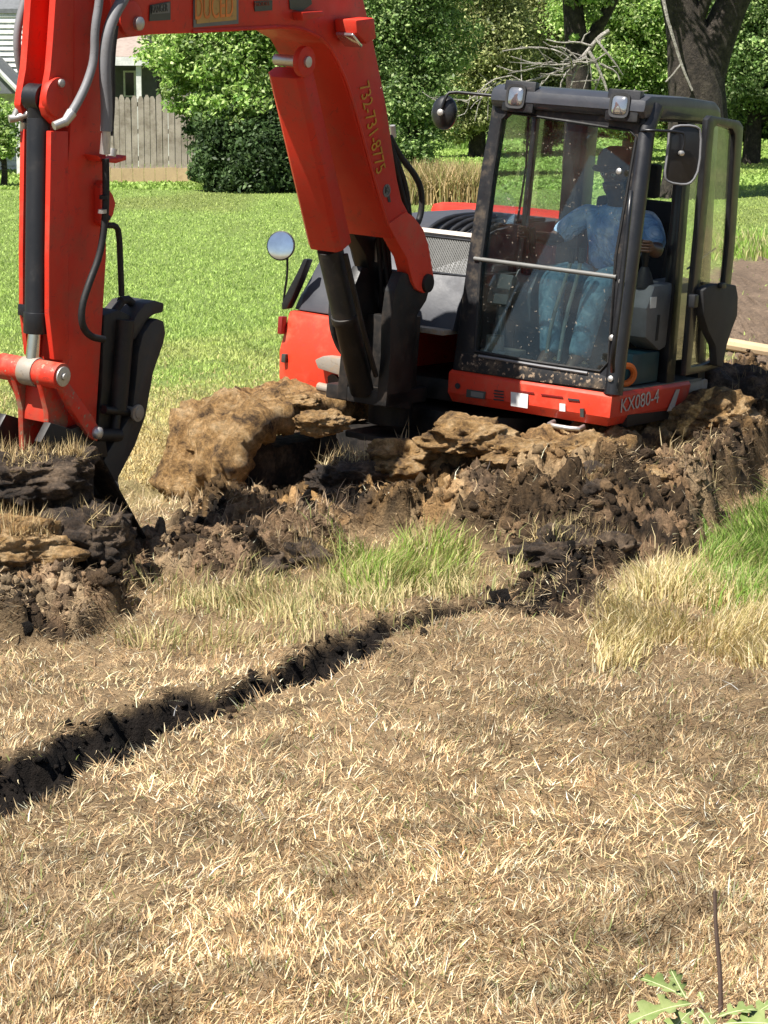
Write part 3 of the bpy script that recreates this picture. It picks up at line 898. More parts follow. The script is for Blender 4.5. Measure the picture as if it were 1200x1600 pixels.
for k in range(4): lab('vent_slot', [(773 + (k % 2) * -2, 609 + k * 4.6), (788, 611 + k * 4.6), (788, 613 + k * 4.6), (773, 611.4 + k * 4.6)], 'cab_inside', SK)
lab('panel_gap', [(812, 610), (835, 613), (835, 615), (812, 612)], 'taillamp', SK)
lab('panel_gap', [(846, 615), (880, 619.5), (880, 621.5), (846, 617)], 'taillamp', SK)
lab('panel_gap', [(888, 622), (906, 624), (906, 627), (888, 625)], 'cab_inside', SK)
lab('latch', [(908, 638), (914, 638), (914, 652), (909, 651)], 'plate_dark', SK, .004, .012)
part('bolt_hole', disc(MB(), V(715, 603, .012), (0, 1, 0), [(.016, 0), (.016, .002)], 16), 'cab_inside', SK)
part('tow_loop', MB().tube([(.66, -.02, -.02), (.66, .05, -.03), (.84, .05, -.03), (.84, -.02, -.02)], .013, 8, smooth=1), 'steel', SK)
text('model_lettering', 'KX080-4', U(969, 645, 1.006), U(1028, 629, 1.006), (0, -.02, 1), .075, 'stripe', SK, (1, 0, 0))
part('side_stripe', MB().prism([U(x, y, 1.0075) for x, y in ((1042, 643), (1052, 641), (1062, 608), (1056, 609))], (.002, 0, 0)), 'stripe', SK)

# front frame ring
outer = [(707, 578), (830, 596), (966, 613), (972, 520), (984, 400), (1008, 186), (1004, 166), (890, 152), (780, 140), (771, 156), (752, 260), (728, 420)]
inner = [(742, 549), (835, 565), (938, 580), (951, 566), (962, 400), (994, 214), (984, 204), (890, 190), (796, 176), (784, 186), (770, 270), (750, 420)]
FR = part('cab_frame', MB().ring([FP(*q) for q in outer], [FP(*q) for q in inner], (0, -.06, 0)), 'black_muddy', bev=.008)
pane = [(738, 552), (836, 569), (944, 584), (956, 566), (967, 400), (999, 206), (985, 200), (890, 186), (794, 172), (780, 184), (766, 270), (746, 420)]
part('windshield', MB().prism([FP(*q, -.025) for q in pane], (0, -.006, 0)), 'glass', FR, 0, 0)
part('lower_panel', MB().prism([FP(*q, .002) for q in ((714, 577), (830, 594.5), (948, 609), (950, 590), (936, 584), (835, 569), (744, 553), (722, 552))], (0, .004, 0)), worn('mud_splashed_panel', (.012, .012, .014), .45, dirt=(.22, .16, .10), dirt_amt=.6, dscale=14, speck=1.0), FR, .002)
gk = [FP(*q, .002) for q in inner]
part('window_seal', MB().tube(gk + [gk[0]], .008, 6), 'rubber', FR)
part('windshield_bar', MB().tube([FP(741, 404, .004), FP(963, 433, .004)], .012, 8), 'plate_grey', FR)
part('lower_trim', MB().tube([FP(748, 556, .01), FP(845, 572, .01), FP(918, 583, .01)], .008, 6), 'sleeve', FR)
part('wiper', MB().tube([FP(826, 178, -.045), FP(822, 260, -.045), FP(808, 350, -.045)], .006, 6), 'rubber', FR)
# four posts and roof
pA0, pA1 = np.array((.985, -.035, .17)), np.array((.955, -.205, 1.63))
part('front_pillar', MB().tube([pA0, pA0 * .6 + pA1 * .4, pA1 * .94 + pA0 * .06, pA1 + np.array((0, -.06, .03))], [.052, .05, .046, .05], 14), 'black', FR, 0)
part('grab_rail', MB().tube([U(986, 300, 1.01), U(984, 320, 1.05), U(972, 440, 1.055), U(957, 560, 1.06), U(957, 580, 1.01)], .013, 8, smooth=1), 'barrel', FR)
for q in ((972, 440), (957, 528), (955, 592), (968, 268)):
    part('pillar_bolt', disc(MB(), FP(*q, .012), (0, 1, .1), [(.016, 0), (.016, .012), (.008, .016)], 10), 'steel', FR)
part('front_pillar', MB().tube([(.03, -.05, .17), (.05, -.215, 1.62)], .035, 10), 'black', FR)
part('side_pillar', MB().prism([(.985, -.66, .17), (.985, -.76, .17), (.94, -.80, 1.62), (.94, -.70, 1.62)], (-.06, 0, 0)), 'black', FR, .008)
part('rear_pillar', MB().prism([(.985, -1.06, .17), (.985, -1.15, .17), (.94, -1.09, 1.62), (.94, -1.0, 1.62)], (-.08, 0, 0)), 'black', FR, .01)
part('rear_pillar', MB().prism([(.03, -1.02, .17), (.03, -1.15, .17), (.06, -1.09, 1.62), (.06, -.96, 1.62)], (.14, 0, 0)), 'black', FR, .01)
part('side_pillar', MB().prism([(.03, -.56, .17), (.03, -.60, .17), (.06, -.61, 1.62), (.06, -.57, 1.62)], (.03, 0, 0)), 'black', FR, .004)
part('window_rail', MB().bx((.03, -1.12, .64), (.075, -.06, .69)).bx((.1, -1.14, .66), (.95, -1.08, .72)), 'cab_inside', FR, .006)
part('side_panel', MB().bx((.03, -1.1, .18), (.06, -.1, .64)).bx((.1, -1.14, .18), (.9, -1.1, .66)), 'cab_inside', FR)
part('rear_window', MB().prism([(.16, -1.11, .72), (.90, -1.11, .72), (.88, -1.06, 1.58), (.18, -1.06, 1.58)], (0, -.006, 0)), 'glass_side', FR)
part('side_window', MB().prism([(.035, -.1, .69), (.035, -1.08, .69), (.062, -1.04, 1.58), (.062, -.22, 1.58)], (-.006, 0, 0)), 'glass_side', FR)
part('side_window', MB().prism([(.965, -.77, .30), (.965, -1.08, .30), (.93, -1.02, 1.58), (.93, -.80, 1.58)], (.006, 0, 0)), 'glass_side', FR)
rf = MB()
prof_r = [(-.14, 1.595), (-.115, 1.63), (-.125, 1.69), (-.19, 1.715), (-.6, 1.72), (-.96, 1.705), (-1.03, 1.67), (-1.06, 1.595)]
rf.prism([(.045, a, c_) for a, c_ in prof_r], (.93, 0, 0))
ROOF = part('cab_roof', rf, 'roof_plastic', EX, .028)
part('roof_groove', MB().tube([FP(845, 160, .03), FP(948, 172, .03)], .006, 6), 'rubber', ROOF)
part('headliner', MB().bx((.06, -1.05, 1.585), (.95, -.2, 1.598)), 'cab_inside', ROOF)
for q, nm_ in (((809, 151), 0), ((971, 165), 1)):
    c = FP(*q, .035)
    lb = part('work_lamp', MB().box(c + np.array((.012, -.01, 0)), (.19, .045, .165), [(1, 0, 0), (0, .99, .115), (0, -.115, .99)]), 'black', ROOF, .008)
    part('lamp_lens', disc(MB(), c + np.array((0, .014, 0)), (0, 1, .115), [(.050, 0), (.050, .008), (.044, .014), (.03, .019), (.015, .022), (.001, .023)], 32, (.92, 1), 4.5), 'lens', lb)
    part('lamp_bezel', disc(MB(), c + np.array((0, .012, 0)), (0, 1, .115), [(.064, 0), (.064, .014), (.052, .012), (.050, .004)], 32, (.92, 1), 4.5), 'cab_inside', lb)
# floor, seat, consoles, levers
part('cab_floor', MB().bx((.04, -1.1, .165), (.985, -.03, .182)), 'plate_grey', FR)
seat = part('seat', MB().bx((.28, -1.0, .50), (.76, -.52, .62)).bx((.34, -.95, .18), (.70, -.6, .5)), 'seat', EX, .03)
part('backrest', MB().prism([(.28, -.92, .6), (.28, -1.04, .6), (.28, -1.09, 1.14), (.28, -.98, 1.14)], (.48, 0, 0)), 'seat', seat, .03)
part('headrest', MB().prism([(.38, -1.0, 1.15), (.38, -1.07, 1.15), (.38, -1.07, 1.34), (.38, -1.0, 1.34)], (.26, 0, 0)), 'seat', seat, .02)
cs = MB().prism([(.80, -.42, .44), (.80, -.40, .60), (.80, -.47, .72), (.80, -.98, .74), (.80, -.98, .44), (.80, -.6, .36)], (.155, 0, 0))
con = part('control_console', cs, 'console', EX, .02)
part('console_slot', MB().bx((.953, -.56, .42), (.957, -.53, .56)), 'cab_inside', con)
part('console_label', MB().bx((.953, -.50, .60), (.957, -.43, .66)), 'white', con)
part('joystick', MB().tube([(.87, -.50, .70), (.87, -.50, .74), (.87, -.5, .78), (.87, -.5, .81)], [.06, .05, .035, .02], 12).tube([(.87, -.5, .8), (.87, -.49, .87), (.87, -.475, .95)], [.014, .022, .02], 10), 'rubber', con)
con2 = part('control_console', MB().prism([(.10, -.42, .44), (.10, -.40, .60), (.10, -.47, .72), (.10, -.98, .74), (.10, -.98, .44), (.10, -.6, .36)], (.14, 0, 0)), 'console', EX, .02)
part('joystick', MB().tube([(.17, -.50, .70), (.17, -.50, .74), (.17, -.5, .81)], [.06, .05, .02], 12).tube([(.17, -.5, .8), (.17, -.49, .87), (.17, -.475, .95)], [.014, .022, .02], 10), 'rubber', con2)
for pts in (((852, 566), (862, 500), (886, 430), (893, 405)), ((872, 566), (884, 495), (903, 430), (908, 405))):
    P3 = [V(*q, -.24) for q in pts]
    lv = part('travel_lever', MB().tube(P3, .011, 8, smooth=1), 'lever', EX)
    part('lever_grip', MB().tube([P3[-1] + np.array((0, 0, -.02)), P3[-1] + np.array((0, 0, .06))], .017, 8), 'rubber', lv)
for u in (.33, .50, .68):
    part('foot_pedal', MB().box((u, -.17, .235), (.09, .17, .02), [(1, 0, 0), (0, .9, -.43), (0, .43, .9)]), 'grease', EX, .005)
part('monitor', MB().box((.17, -.2, .62), (.13, .05, .17), [(1, 0, 0), (0, .95, .3), (0, -.3, .95)]).tube([(.17, -.22, .55), (.15, -.24, .2)], .03, 8), 'console', EX, .01)
part('hydraulic_block', MB().bx((.12, -.30, .19), (.3, -.08, .30)).cyl((.2, -.12, .3), (.2, -.12, .38), .05).cyl((.27, -.06, .26), (.27, -.02, .26), .03).cyl((.14, -.06, .26), (.14, -.03, .25), .035), 'dirty_steel', EX, .006)
part('door_side_box', MB().bx((.80, -.62, .19), (.95, -.30, .36)), plain('dark_teal_plastic', (.008, .045, .06), .5), EX, .015)
# mirrors on the cab
nb = MM.T @ np.array((-.45, -1, .05))
mc2 = V(693, 176, -.2)
m2 = part('round_mirror', disc(MB(), mc2, nb, [(.09, -.03), (.094, -.02), (.092, .0), (.07, .018), (.035, .028), (.001, .030)], 28, (.78, 1)), 'black', ROOF)
part('mirror_knuckle', disc(MB(), mc2, nb, [(.018, .025), (.018, .05), (.008, .055)], 12), 'steel', m2)
part('mirror_arm', MB().tube([FP(786, 151, -.05), V(745, 147, -.2), V(704, 143, -.19), V(697, 150, -.17), mc2 + np.array((0, .035, 0))], .009, 8, smooth=1), 'barrel', m2)
rm = [(1046, 205), (1056, 196), (1084, 196), (1096, 203), (1093, 262), (1082, 284), (1070, 289), (1044, 285), (1038, 276), (1043, 240)]
m3p = [hit(x, y, (.75, .66, 0), .75 * 1.10 + .66 * -.30) for x, y in rm]
mn = np.array((.75, .66, 0))
m3 = part('square_mirror', MB().prism(m3p, -mn * .035), 'black', FR, .012)
part('mirror_rim', MB().tube([p + mn * .001 for p in m3p] + [m3p[0] + mn * .001], .0065, 6, smooth=1), 'sleeve', m3)
kn = hit(1062, 239, (.75, .66, 0), .75 * 1.10 + .66 * -.30) + mn * .02
part('mirror_arm', MB().tube([FP(1000, 205, .0), hit(1012, 203, (.75, .66, 0), .75 * 1.10 + .66 * -.30 + .03), hit(1066, 206, (.75, .66, 0), .75 * 1.10 + .66 * -.30 + .03), hit(1070, 212, (.75, .66, 0), .75 * 1.10 + .66 * -.30 + .03), hit(1068, 230, (.75, .66, 0), .75 * 1.10 + .66 * -.30 + .03), kn], .0075, 8, smooth=1), 'barrel', m3)
part('mirror_knuckle', disc(MB(), kn, mn, [(.014, -.01), (.014, .012), (.006, .016)], 10), 'steel', m3)
# open door latched back along the side
UD = 1.10
do = [(1062, 586), (1092, 580), (1117, 572), (1131, 470), (1140, 380), (1153, 198), (1147, 188), (1120, 183), (1103, 180), (1097, 186), (1088, 300), (1072, 470)]
di = [(1071, 572), (1092, 568), (1109, 562), (1121, 470), (1130, 380), (1140, 210), (1136, 201), (1120, 197), (1112, 194), (1107, 200), (1099, 300), (1082, 470)]
door = part('cab_door', MB().ring([U(*q, UD) for q in do], [U(*q, UD) for q in di], (.035, 0, 0)), 'black', EX, .008)
part('door_glass', MB().prism([U(*q, UD + .014) for q in [(1070, 575), (1110, 565), (1131, 380), (1141, 205), (1110, 193), (1099, 300)]], (.006, 0, 0)), 'glass_side', door, 0, 0)
hb = [(1086, 452), (1094, 446), (1106, 442), (1138, 444), (1141, 462), (1140, 492), (1132, 512), (1124, 536), (1117, 572), (1108, 570), (1106, 540), (1094, 515), (1087, 492)]
part('door_handle', MB().prism([U(*q, UD + .03) for q in hb], (.05, 0, 0)), 'cab_inside', door, .012)
part('door_latch', MB().box(U(1128, 446, UD + .09), (.03, .06, .03)).box(U(1082, 470, UD + .05), (.05, .05, .07)), 'barrel', door, .008)
part('door_gas_strut', MB().tube([U(1074, 420, UD - .03), U(1118, 388, UD - .03)], .005, 6), 'sleeve', door)

# ---- swing bracket, boom
UB0, UB1 = -.43, -.10
sw = MB()
sw.side(vw([(630, 425), (676, 440), (668, 470), (654, 492), (648, 560), (644, 641), (604, 636), (611, 560), (612, 500), (618, 455)], -.1), -.17, -.105)
sw.side(vw([(630, 425), (676, 440), (668, 470), (654, 492), (648, 560), (644, 641), (604, 636), (611, 560), (612, 500), (618, 455)], -.1), -.425, -.36)
v_, w_ = vw([(625, 620)], -.1)[0]
sw.bx((-.5, v_ - .28, w_ - .05), (-.105, v_ + .12, w_ + .03))
sw.bx((-.46, v_ - .22, w_ - .02), (-.14, v_ - .02, w_ + .42))
sw.cyl((-.27, v_ - .18, -.15), (-.27, v_ - .18, .40), .12)
SWB = part('swing_bracket', sw, 'grease', EX, .01)
part('swing_lug', MB().prism([V(*q, .12) for q in ((491, 562), (505, 556), (535, 560), (550, 570), (548, 583), (528, 586), (496, 576))], (0, -.22, 0)), 'dirty_steel', SWB, .012)
part('swing_pin', MB().tube([V(534, 582, .1), V(536, 606, .1)], .02, 10).tube([V(498, 604, .08), V(545, 615, .1)], .026, 12).box(V(543, 613, .12), (.05, .05, .05)), 'dirty_steel', SWB, .004)
part('swing_cylinder', MB().tube([(-.62, -.5, .05), V(520, 600, .05)], .055, 14), 'grease', SWB)

boom_px = [(176, 66), (190, 60), (240, 54), (300, 52), (380, 48), (450, 44), (482, 52), (507, 67), (530, 110), (545, 150), (563, 215), (583, 290), (604, 353), (614, 374), (632, 364), (650, 345), (640, 335),
           (628, 312), (621, 280), (612, 220), (604, 165), (592, 105), (583, 60), (566, -10), (535, -58), (470, -70), (300, -66), (190, -52), (172, -20)]
bp = vw(boom_px, UB1)
BO = part('boom', MB().side(bp, UB0, UB1), 'red', EX, .012)
leg = vw([(604, 350), (616, 374), (633, 404), (642, 440), (648, 452), (660, 458), (670, 452), (676, 436), (672, 412), (667, 382), (659, 358), (644, 338), (632, 330)], UB1)
part('boom_foot', MB().side(leg, UB1 - .075, UB1 + .012), 'red_dusty', BO, .008)
part('boom_foot', MB().side(leg, UB0 - .012, UB0 + .075), 'grease', BO, .008)  # far foot of the red boom, coloured dark to paint in the clevis gloom
v_, w_ = vw([(664, 442)], UB1)[0]
part('boom_pin', MB().cyl((UB0 - .03, v_, w_), (UB1 + .03, v_, w_), .05), 'grease', BO, .006)
# side rib that edges the boom's web
rib = vw([(300, 49), (380, 45), (452, 41), (484, 49), (510, 65), (533, 108), (548, 149), (566, 214), (586, 289), (606, 351)], UB1)
part('boom_edge', MB().tube([(UB1 + .002, a, c_) for a, c_ in rib], .010, 6, smooth=1), 'red', BO)
# boss plates near the tip and the cylinder eye under the bend
v_, w_ = vw([(200, 28)], UB1)[0]
part('pin_boss', MB().cyl((UB1 - .01, v_, w_), (UB1 + .02, v_, w_), .075), 'red', BO, .006)
part('pin_bolt', disc(MB(), (UB1 + .02, v_ - .04, w_ - .02), (1, 0, 0), [(.03, 0), (.03, .018), (.018, .026)], 12), 'steel', BO)
v_, w_ = U(472, 96, -.16)[1:]
for a_ in (-.165,): part('cylinder_lug', MB().cyl((a_, v_, w_), (a_ + .035, v_, w_), .075), 'red', BO, .008)
part('lug_pin', MB().cyl((-.32, v_, w_), (-.118, v_, w_), .028), 'steel', BO, .004)
# boom cylinder: guard, rod eye, barrel
A_, B_ = U(452, 112, -.27), U(514, 383, -.27)
dd = (B_ - A_) / np.linalg.norm(B_ - A_); nn_ = np.cross((1., 0, 0), dd)
if nn_[1] < 0: nn_ = -nn_
sec = [(-.115, -.05), (-.115, .02), (-.07, .065), (.085, .065), (.11, .04), (.11, -.05)]
b = MB(); vs = [A_ + np.array((a, 0, 0)) + nn_ * c_ for a, c_ in sec] + [B_ + np.array((a, 0, 0)) + nn_ * c_ for a, c_ in sec]
b.add(vs, [tuple(range(6))[::-1], tuple(range(6, 12))] + [(i, (i + 1) % 6, 6 + (i + 1) % 6, 6 + i) for i in range(6)])
part('cylinder_guard', b, 'red', BO, .008)
E_ = B_ + dd * (np.linalg.norm(B_ - A_) * .02)
G_ = U(566, 612, -.27)
bc = part('boom_cylinder', MB().tube([E_, E_ * .55 + G_ * .45, E_ * .549 + G_ * .451, E_ * .5 + G_ * .5, E_ * .499 + G_ * .501, G_], [.068, .067, .076, .076, .066, .064], 18), 'grease', EX, .006)
part('cylinder_pipe', MB().tube([E_ + np.array((.1, 0, -.02)), E_ * .5 + G_ * .5 + np.array((.11, .02, 0)), G_ + np.array((.1, .03, .1))], .014, 8), 'grease', bc)
part('cylinder_hose', MB().tube([V(524, 455, .25), V(518, 470, .28), V(518, 510, .28), V(528, 540, .22), V(540, 556, .2)], .017, 8, smooth=2), 'rubber', bc)
part('hose_fitting', MB().tube([V(522, 459, .27), V(519, 463, .28)], .012, 8), 'steel', bc)
# hose bundle through the clevis
for k in range(9):
    x0 = 548 + k * 7; x1 = 566 + k * 5 + (k % 3) * 2
    vv = -.02 - .02 * (k % 3)
    part('hydraulic_hose', MB().tube([V(x0, 362 + (k % 2) * 6, vv + .34), V(x0 + 2, 390, vv + .31), V(x1 + (k % 2) * 4, 440, vv + .26), V(x1, 492, vv + .2), V(x1 - 4, 540, vv + .12)], .0145, 7, smooth=1), 'rubber', BO)
part('hose_clamp', MB().tube([V(572, 493, .06), V(602, 499, .06)], .016, 8), 'sleeve', BO)
part('hose_fitting', MB().tube([V(568, 391, .25), V(574, 412, .23)], .019, 8), 'sleeve', BO)
part('hose_fitting', MB().tube([V(576, 372, .3), V(577, 388, .28)], .015, 8).tube([V(592, 374, .28), V(588, 408, .26)], .018, 8), 'steel', BO)
for pts, r in ((((609, 214), (626, 246), (648, 272), (659, 296), (659, 330), (652, 352), (640, 362)), .017), (((608, 222), (622, 258), (632, 284), (638, 320), (640, 346), (632, 362)), .016), (((606, 216), (616, 250), (628, 300), (636, 330)), .014)):
    part('hydraulic_hose', MB().tube([U(x, y, -.13) for x, y in pts], r, 8, smooth=2), 'rubber', BO)
part('hose_fitting', MB().tube([U(613, 196, -.2), U(615, 214, -.2)], .016, 8), 'steel', BO)
# work light on the boom
c = U(553, 48, -.03)
wl = part('work_light', MB().prism([c + np.array(q) for q in ((-.06, .09, .05), (-.06, -.07, .07), (-.06, -.10, -.03), (-.06, -.02, -.06), (-.06, .075, -.012))], (.13, 0, 0)), 'red', BO, .012)
part('lamp_lens', MB().prism([c + np.array(q) for q in ((-.045, .086, -.012), (.055, .086, -.012), (.055, -.005, -.066), (-.045, -.005, -.066))], (0, .008, -.014)), 'lens', wl, .004)
# plates and lettering on the boom
def bplate(px, mat, lift=.003, parent=BO):
    return part('sign_plate', MB().side(vw(px, UB1), UB1 + lift, UB1 + lift + .003), mat, parent)
pl = bplate([(301, -34), (371, -38), (371, 37), (301, 43)], 'plate_grey')
pl2 = part('plate_face', MB().side(vw([(305, -28), (367, -32), (367, 31), (305, 37)], UB1), UB1 + .0065, UB1 + .0095), 'yellow_plate', pl)
text('plate_lettering', 'DUCED', U(305, 31, UB1 + .011), U(364, 26, UB1 + .011), (0, 0, 1), .105, 'orange_ink', pl, (1, 0, 0), .001)
pl = bplate([(233, 8), (265, 2), (265, 31), (232, 33)], 'plate_dark')
part('plate_face', MB().side(vw([(235, 9), (263, 4), (263, 20), (235, 22)], UB1), UB1 + .0065, UB1 + .008), 'plate_grey', pl)
text('plate_lettering', 'RANGER', U(237, 20.5, UB1 + .0085), U(262, 17.5, UB1 + .0085), (0, 0, 1), .034, 'plate_dark', pl, (1, 0, 0), .001)
pl = bplate([(396, 2), (424, 0), (424, 16), (397, 18)], 'plate_dark')
text('plate_lettering', 'MODEL', U(398, 10, UB1 + .007), U(422, 8, UB1 + .007), (0, 0, 1), .018, 'taillamp', pl, (1, 0, 0), .001)
bplate([(450, -6), (484, -8), (486, 6), (470, 18), (452, 14)], 'plate_dark')
part('boom_step', MB().side(vw([(456, 18), (490, 16), (492, 24), (458, 32)], UB1), UB1, UB1 + .06), 'red', BO, .008)
text('phone_lettering', '732-731-8775', U(561, 136, UB1 + .002), U(588, 274, UB1 + .002), (0, -.8, .6), .088, 'yellow_ink', BO, (1, 0, 0), .003)
part('maker_badge', disc(MB(), U(604, 298, UB1 + .001), (1, 0, 0), [(.034, 0), (.034, .003), (.022, .004), (.022, .001)], 18), 'plate_grey', BO)
part('maker_badge', MB().side(vw([(604, 306), (608, 305), (610, 316), (606, 316)], UB1), UB1 + .002, UB1 + .004), 'plate_dark', BO)
text('maker_letter', 'K', U(602, 302, UB1 + .004), U(607, 300, UB1 + .004), (0, 0, 1), .035, 'plate_dark', BO, (1, 0, 0), .002)

# ---- arm
UA0, UA1 = -.335, -.165
arm_px = [(186, -90), (185, 0), (178, 120), (166, 250), (167, 400), (162, 481), (153, 627), (148, 712), (128, 722), (108, 705), (102, 640), (98, 560), (94, 480), (96, 400)]
front = [(3.02, 1.30), (3.01, 1.6), (3.05, 2.25)]
AR = part('arm', MB().side(vw(arm_px, UA1) + front, UA0, UA1), 'red', EX, .012)
fl = vw([(79, 205), (76, 400), (76, 490), (84, 562), (106, 562), (106, 205)], UA1)
part('arm_flange', MB().side(fl, UA1 - .025, UA1 + .003), 'red', AR, .004)
part('arm_flange', MB().side(fl, UA0 - .003, UA0 + .022), 'red', AR, .004)
ear = vw([(94, -80), (88, 0), (84, 60), (80, 110), (73, 150), (71, 168), (75, 182), (86, 194), (108, 200), (125, 150), (130, -80)], UA1)
er = part('cylinder_ear', MB().side(ear, UA1 - .04, UA1 - .004), 'red', AR, .007)
part('cylinder_ear', MB().side(ear, UA0 - .01, UA0 + .028), 'red', AR, .007)
v_, w_ = vw([(90, 152)], UA1)[0]
part('pin_boss', MB().cyl((UA1 - .02, v_, w_), (UA1 + .012, v_, w_), .085), 'red', AR, .006)
part('pin_bolt', disc(MB(), (UA1 + .012, v_, w_ + .06), (1, 0, 0), [(.018, 0), (.018, .012), (.008, .018)], 10), 'steel', AR)
pin = U(58, 152, -.25)
part('cylinder_pin', MB().cyl((UA0, *pin[1:]), (UA1, *pin[1:]), .03), 'steel', AR)
bot = U(56, 520, -.25); top = U(60, 184, -.25); lk = U(50, 580, -.25)
cyl = part('bucket_cylinder', MB().tube([top, bot + (top - bot) * .1, bot + (top - bot) * .099, bot], [.050, .050, .055, .055], 20), 'barrel', EX, .004)
part('cylinder_eye', MB().tube([pin + np.array((-.04, 0, 0)), pin + np.array((.04, 0, 0))], .058, 18).tube([pin, top], [.045, .048], 14), 'barrel', cyl)
part('cylinder_rod', MB().tube([bot, lk], .034, 14), 'chrome', cyl)
p0, p1 = U(38, 196, -.33), U(35, 492, -.33)
part('cylinder_pipe', MB().tube([U(40, 186, -.31), p0, p1, U(45, 500, -.29)], .011, 8), 'barrel', cyl)
part('pipe_fitting', MB().tube([U(44, 178, -.30), U(27, 184, -.34), U(14, 186, -.36)], .017, 8).tube([U(28, 170, -.34), U(22, 186, -.35)], .016, 8).tube([U(38, 190, -.32), U(37, 204, -.33)], .016, 8), 'steel', cyl)
part('pipe_clamp', MB().box(U(40, 484, -.31), (.05, .05, .05)), 'barrel', cyl, .006)
# bucket linkage
v_, w_ = lk[1], lk[2]
bl = part('bucket_link', MB().cyl((-.43, v_, w_), (-.285, v_, w_), .058).cyl((-.215, v_, w_), (-.075, v_, w_), .058), 'red_muddy', EX, .006)
part('link_collar', MB().cyl((-.292, v_, w_), (-.208, v_, w_), .064), 'dirty_steel', bl, .004)
part('link_pin', MB().cyl((-.075, v_, w_), (-.066, v_, w_), .044).cyl((-.066, v_, w_), (-.056, v_, w_), .016), 'steel', bl, .003)
hpl = vw([(60, 592), (99, 600), (106, 640), (103, 712), (76, 712), (74, 645), (66, 612)], UA1)
for a, c_ in ((-.19, -.16), (-.34, -.31)):
    part('link_plate', MB().side(hpl, a, c_), 'red_muddy', bl, .006)
a_, c_ = vw([(80, 640)], UA1)[0]
part('link_web', MB().bx((-.31, a_ - .02, c_ - .06), (-.19, a_ + .012, c_ + .09)), 'red', bl, .006)
sl = vw([(92, 600), (104, 592), (146, 652), (158, 674), (152, 690), (140, 684), (112, 640)], -.09)
part('link_arm', MB().side(sl, -.125, -.09), 'red_muddy', bl, .006)
part('link_arm', MB().side(sl, -.41, -.375), 'red', bl, .006)
part('link_pin', disc(MB(), (-.09, *vw([(150, 676)], -.09)[0]), (1, 0, 0), [(.028, 0), (.028, .02), (.014, .03)], 12), 'steel', bl)
# bucket
SHV = -.06
bk = [(3.02, .04), (3.10, -.02), (3.22, -.16), (3.26, -.30), (3.22, -.44), (3.08, -.56), (2.86, -.63), (2.58, -.62), (2.50, -.60)]
b = MB()
bk = [(a + SHV, c_) for a, c_ in bk]
inn = [(2.99, -.02), (3.06, -.06), (3.17, -.18), (3.21, -.30), (3.17, -.42), (3.05, -.52), (2.86, -.585), (2.58, -.58), (2.50, -.59)]
inn = [(a + SHV, c_) for a, c_ in inn]
b.ring([(-.58, *p) for p in bk], [(-.58, *p) for p in inn], (.60, 0, 0))
BU = part('bucket', b, 'mud_dark', EX, .004)
sp = vw([(46, 752), (60, 736), (112, 726), (146, 726), (148, 778), (180, 786), (206, 802), (204, 850), (186, 876), (72, 908), (58, 890), (66, 832), (52, 790)], .05)
part('side_plate', MB().side(sp, .02, .05), 'mud_dark', BU, .006)
sp2 = vw([(130, 783), (160, 782), (190, 792), (206, 804), (204, 848), (186, 872), (72, 902), (62, 888), (78, 832), (104, 793)], .07)
part('cutter_plate', MB().side(sp2, .05, .075), 'mud_dark', BU, .006)
part('side_plate', MB().side(bk + [(2.62, -.36), (2.74, -.10), (2.80, .03)], -.61, -.58), 'mud_dark', BU, .006)
part('bucket_ear', MB().side([(2.72, -.05), (2.76, .09), (2.86, .12), (2.98, .10), (3.12, .14), (3.18, .06), (3.08, -.06)], -.15, -.11).side([(2.72, -.05), (2.76, .09), (2.86, .12), (2.98, .10), (3.12, .14), (3.18, .06), (3.08, -.06)], -.41, -.37), 'grease', BU, .006)
for k in range(5):
    u = -.55 + k * .135
    part('bucket_tooth', MB().add([(u - .03, 2.56, -.57), (u + .03, 2.56, -.57), (u + .03, 2.56, -.63), (u - .03, 2.56, -.63), (u - .02, 2.40, -.60), (u + .02, 2.40, -.60), (u + .02, 2.40, -.615), (u - .02, 2.40, -.615)], [(0, 1, 2, 3), (7, 6, 5, 4), (0, 4, 5, 1), (1, 5, 6, 2), (2, 6, 7, 3), (3, 7, 4, 0)]), 'dirty_steel', BU, .004)
# thumb
tp = [(236, 505), (246, 498), (256, 502), (259, 520), (256, 536), (240, 582), (228, 650), (212, 695), (186, 745), (183, 772), (168, 776), (150, 774), (146, 758), (152, 742), (168, 708), (184, 682), (204, 650), (209, 628), (214, 582), (217, 550), (224, 522)]
TH = part('thumb', MB().side(vw(tp, -.12), -.17, -.12).side(vw(tp, -.12), -.37, -.32), 'thumb', EX, .007)
part('thumb_edge', MB().side([(a, c_) for a, c_ in vw([(176, 704), (192, 676), (208, 646), (214, 582), (221, 535), (224, 536), (219, 590), (213, 650), (198, 682), (184, 706)], -.12)], -.32, -.17), 'thumb_edge', TH, .004)
for q in ((213, 645), (174, 764)):
    a_, c_ = vw([q], -.1)[0]
    part('thumb_pin', MB().cyl((-.38, a_, c_), (-.08, a_, c_), .026).cyl((-.10, a_, c_), (-.085, a_, c_), .04), 'dirty_steel', TH, .004)
hk = [(206, 508), (216, 488), (228, 474), (244, 470), (257, 474), (255, 488), (240, 492), (230, 500), (222, 514), (212, 530), (200, 532)]
part('thumb_hook', MB().side(vw(hk, -.14), -.34, -.14), 'thumb', TH, .008)
tb = [(163, 492), (186, 484), (204, 492), (212, 520), (206, 600), (196, 668), (186, 690), (160, 694), (152, 680), (160, 600)]
part('thumb_bracket', MB().side(vw(tb, -.16), -.36, -.16), 'grease', TH, .012)
part('thumb_cylinder', MB().tube([U(196, 500, -.14), U(184, 640, -.14)], .042, 14).tube([U(184, 640, -.14), U(176, 690, -.14)], .022, 10), 'grease', TH)
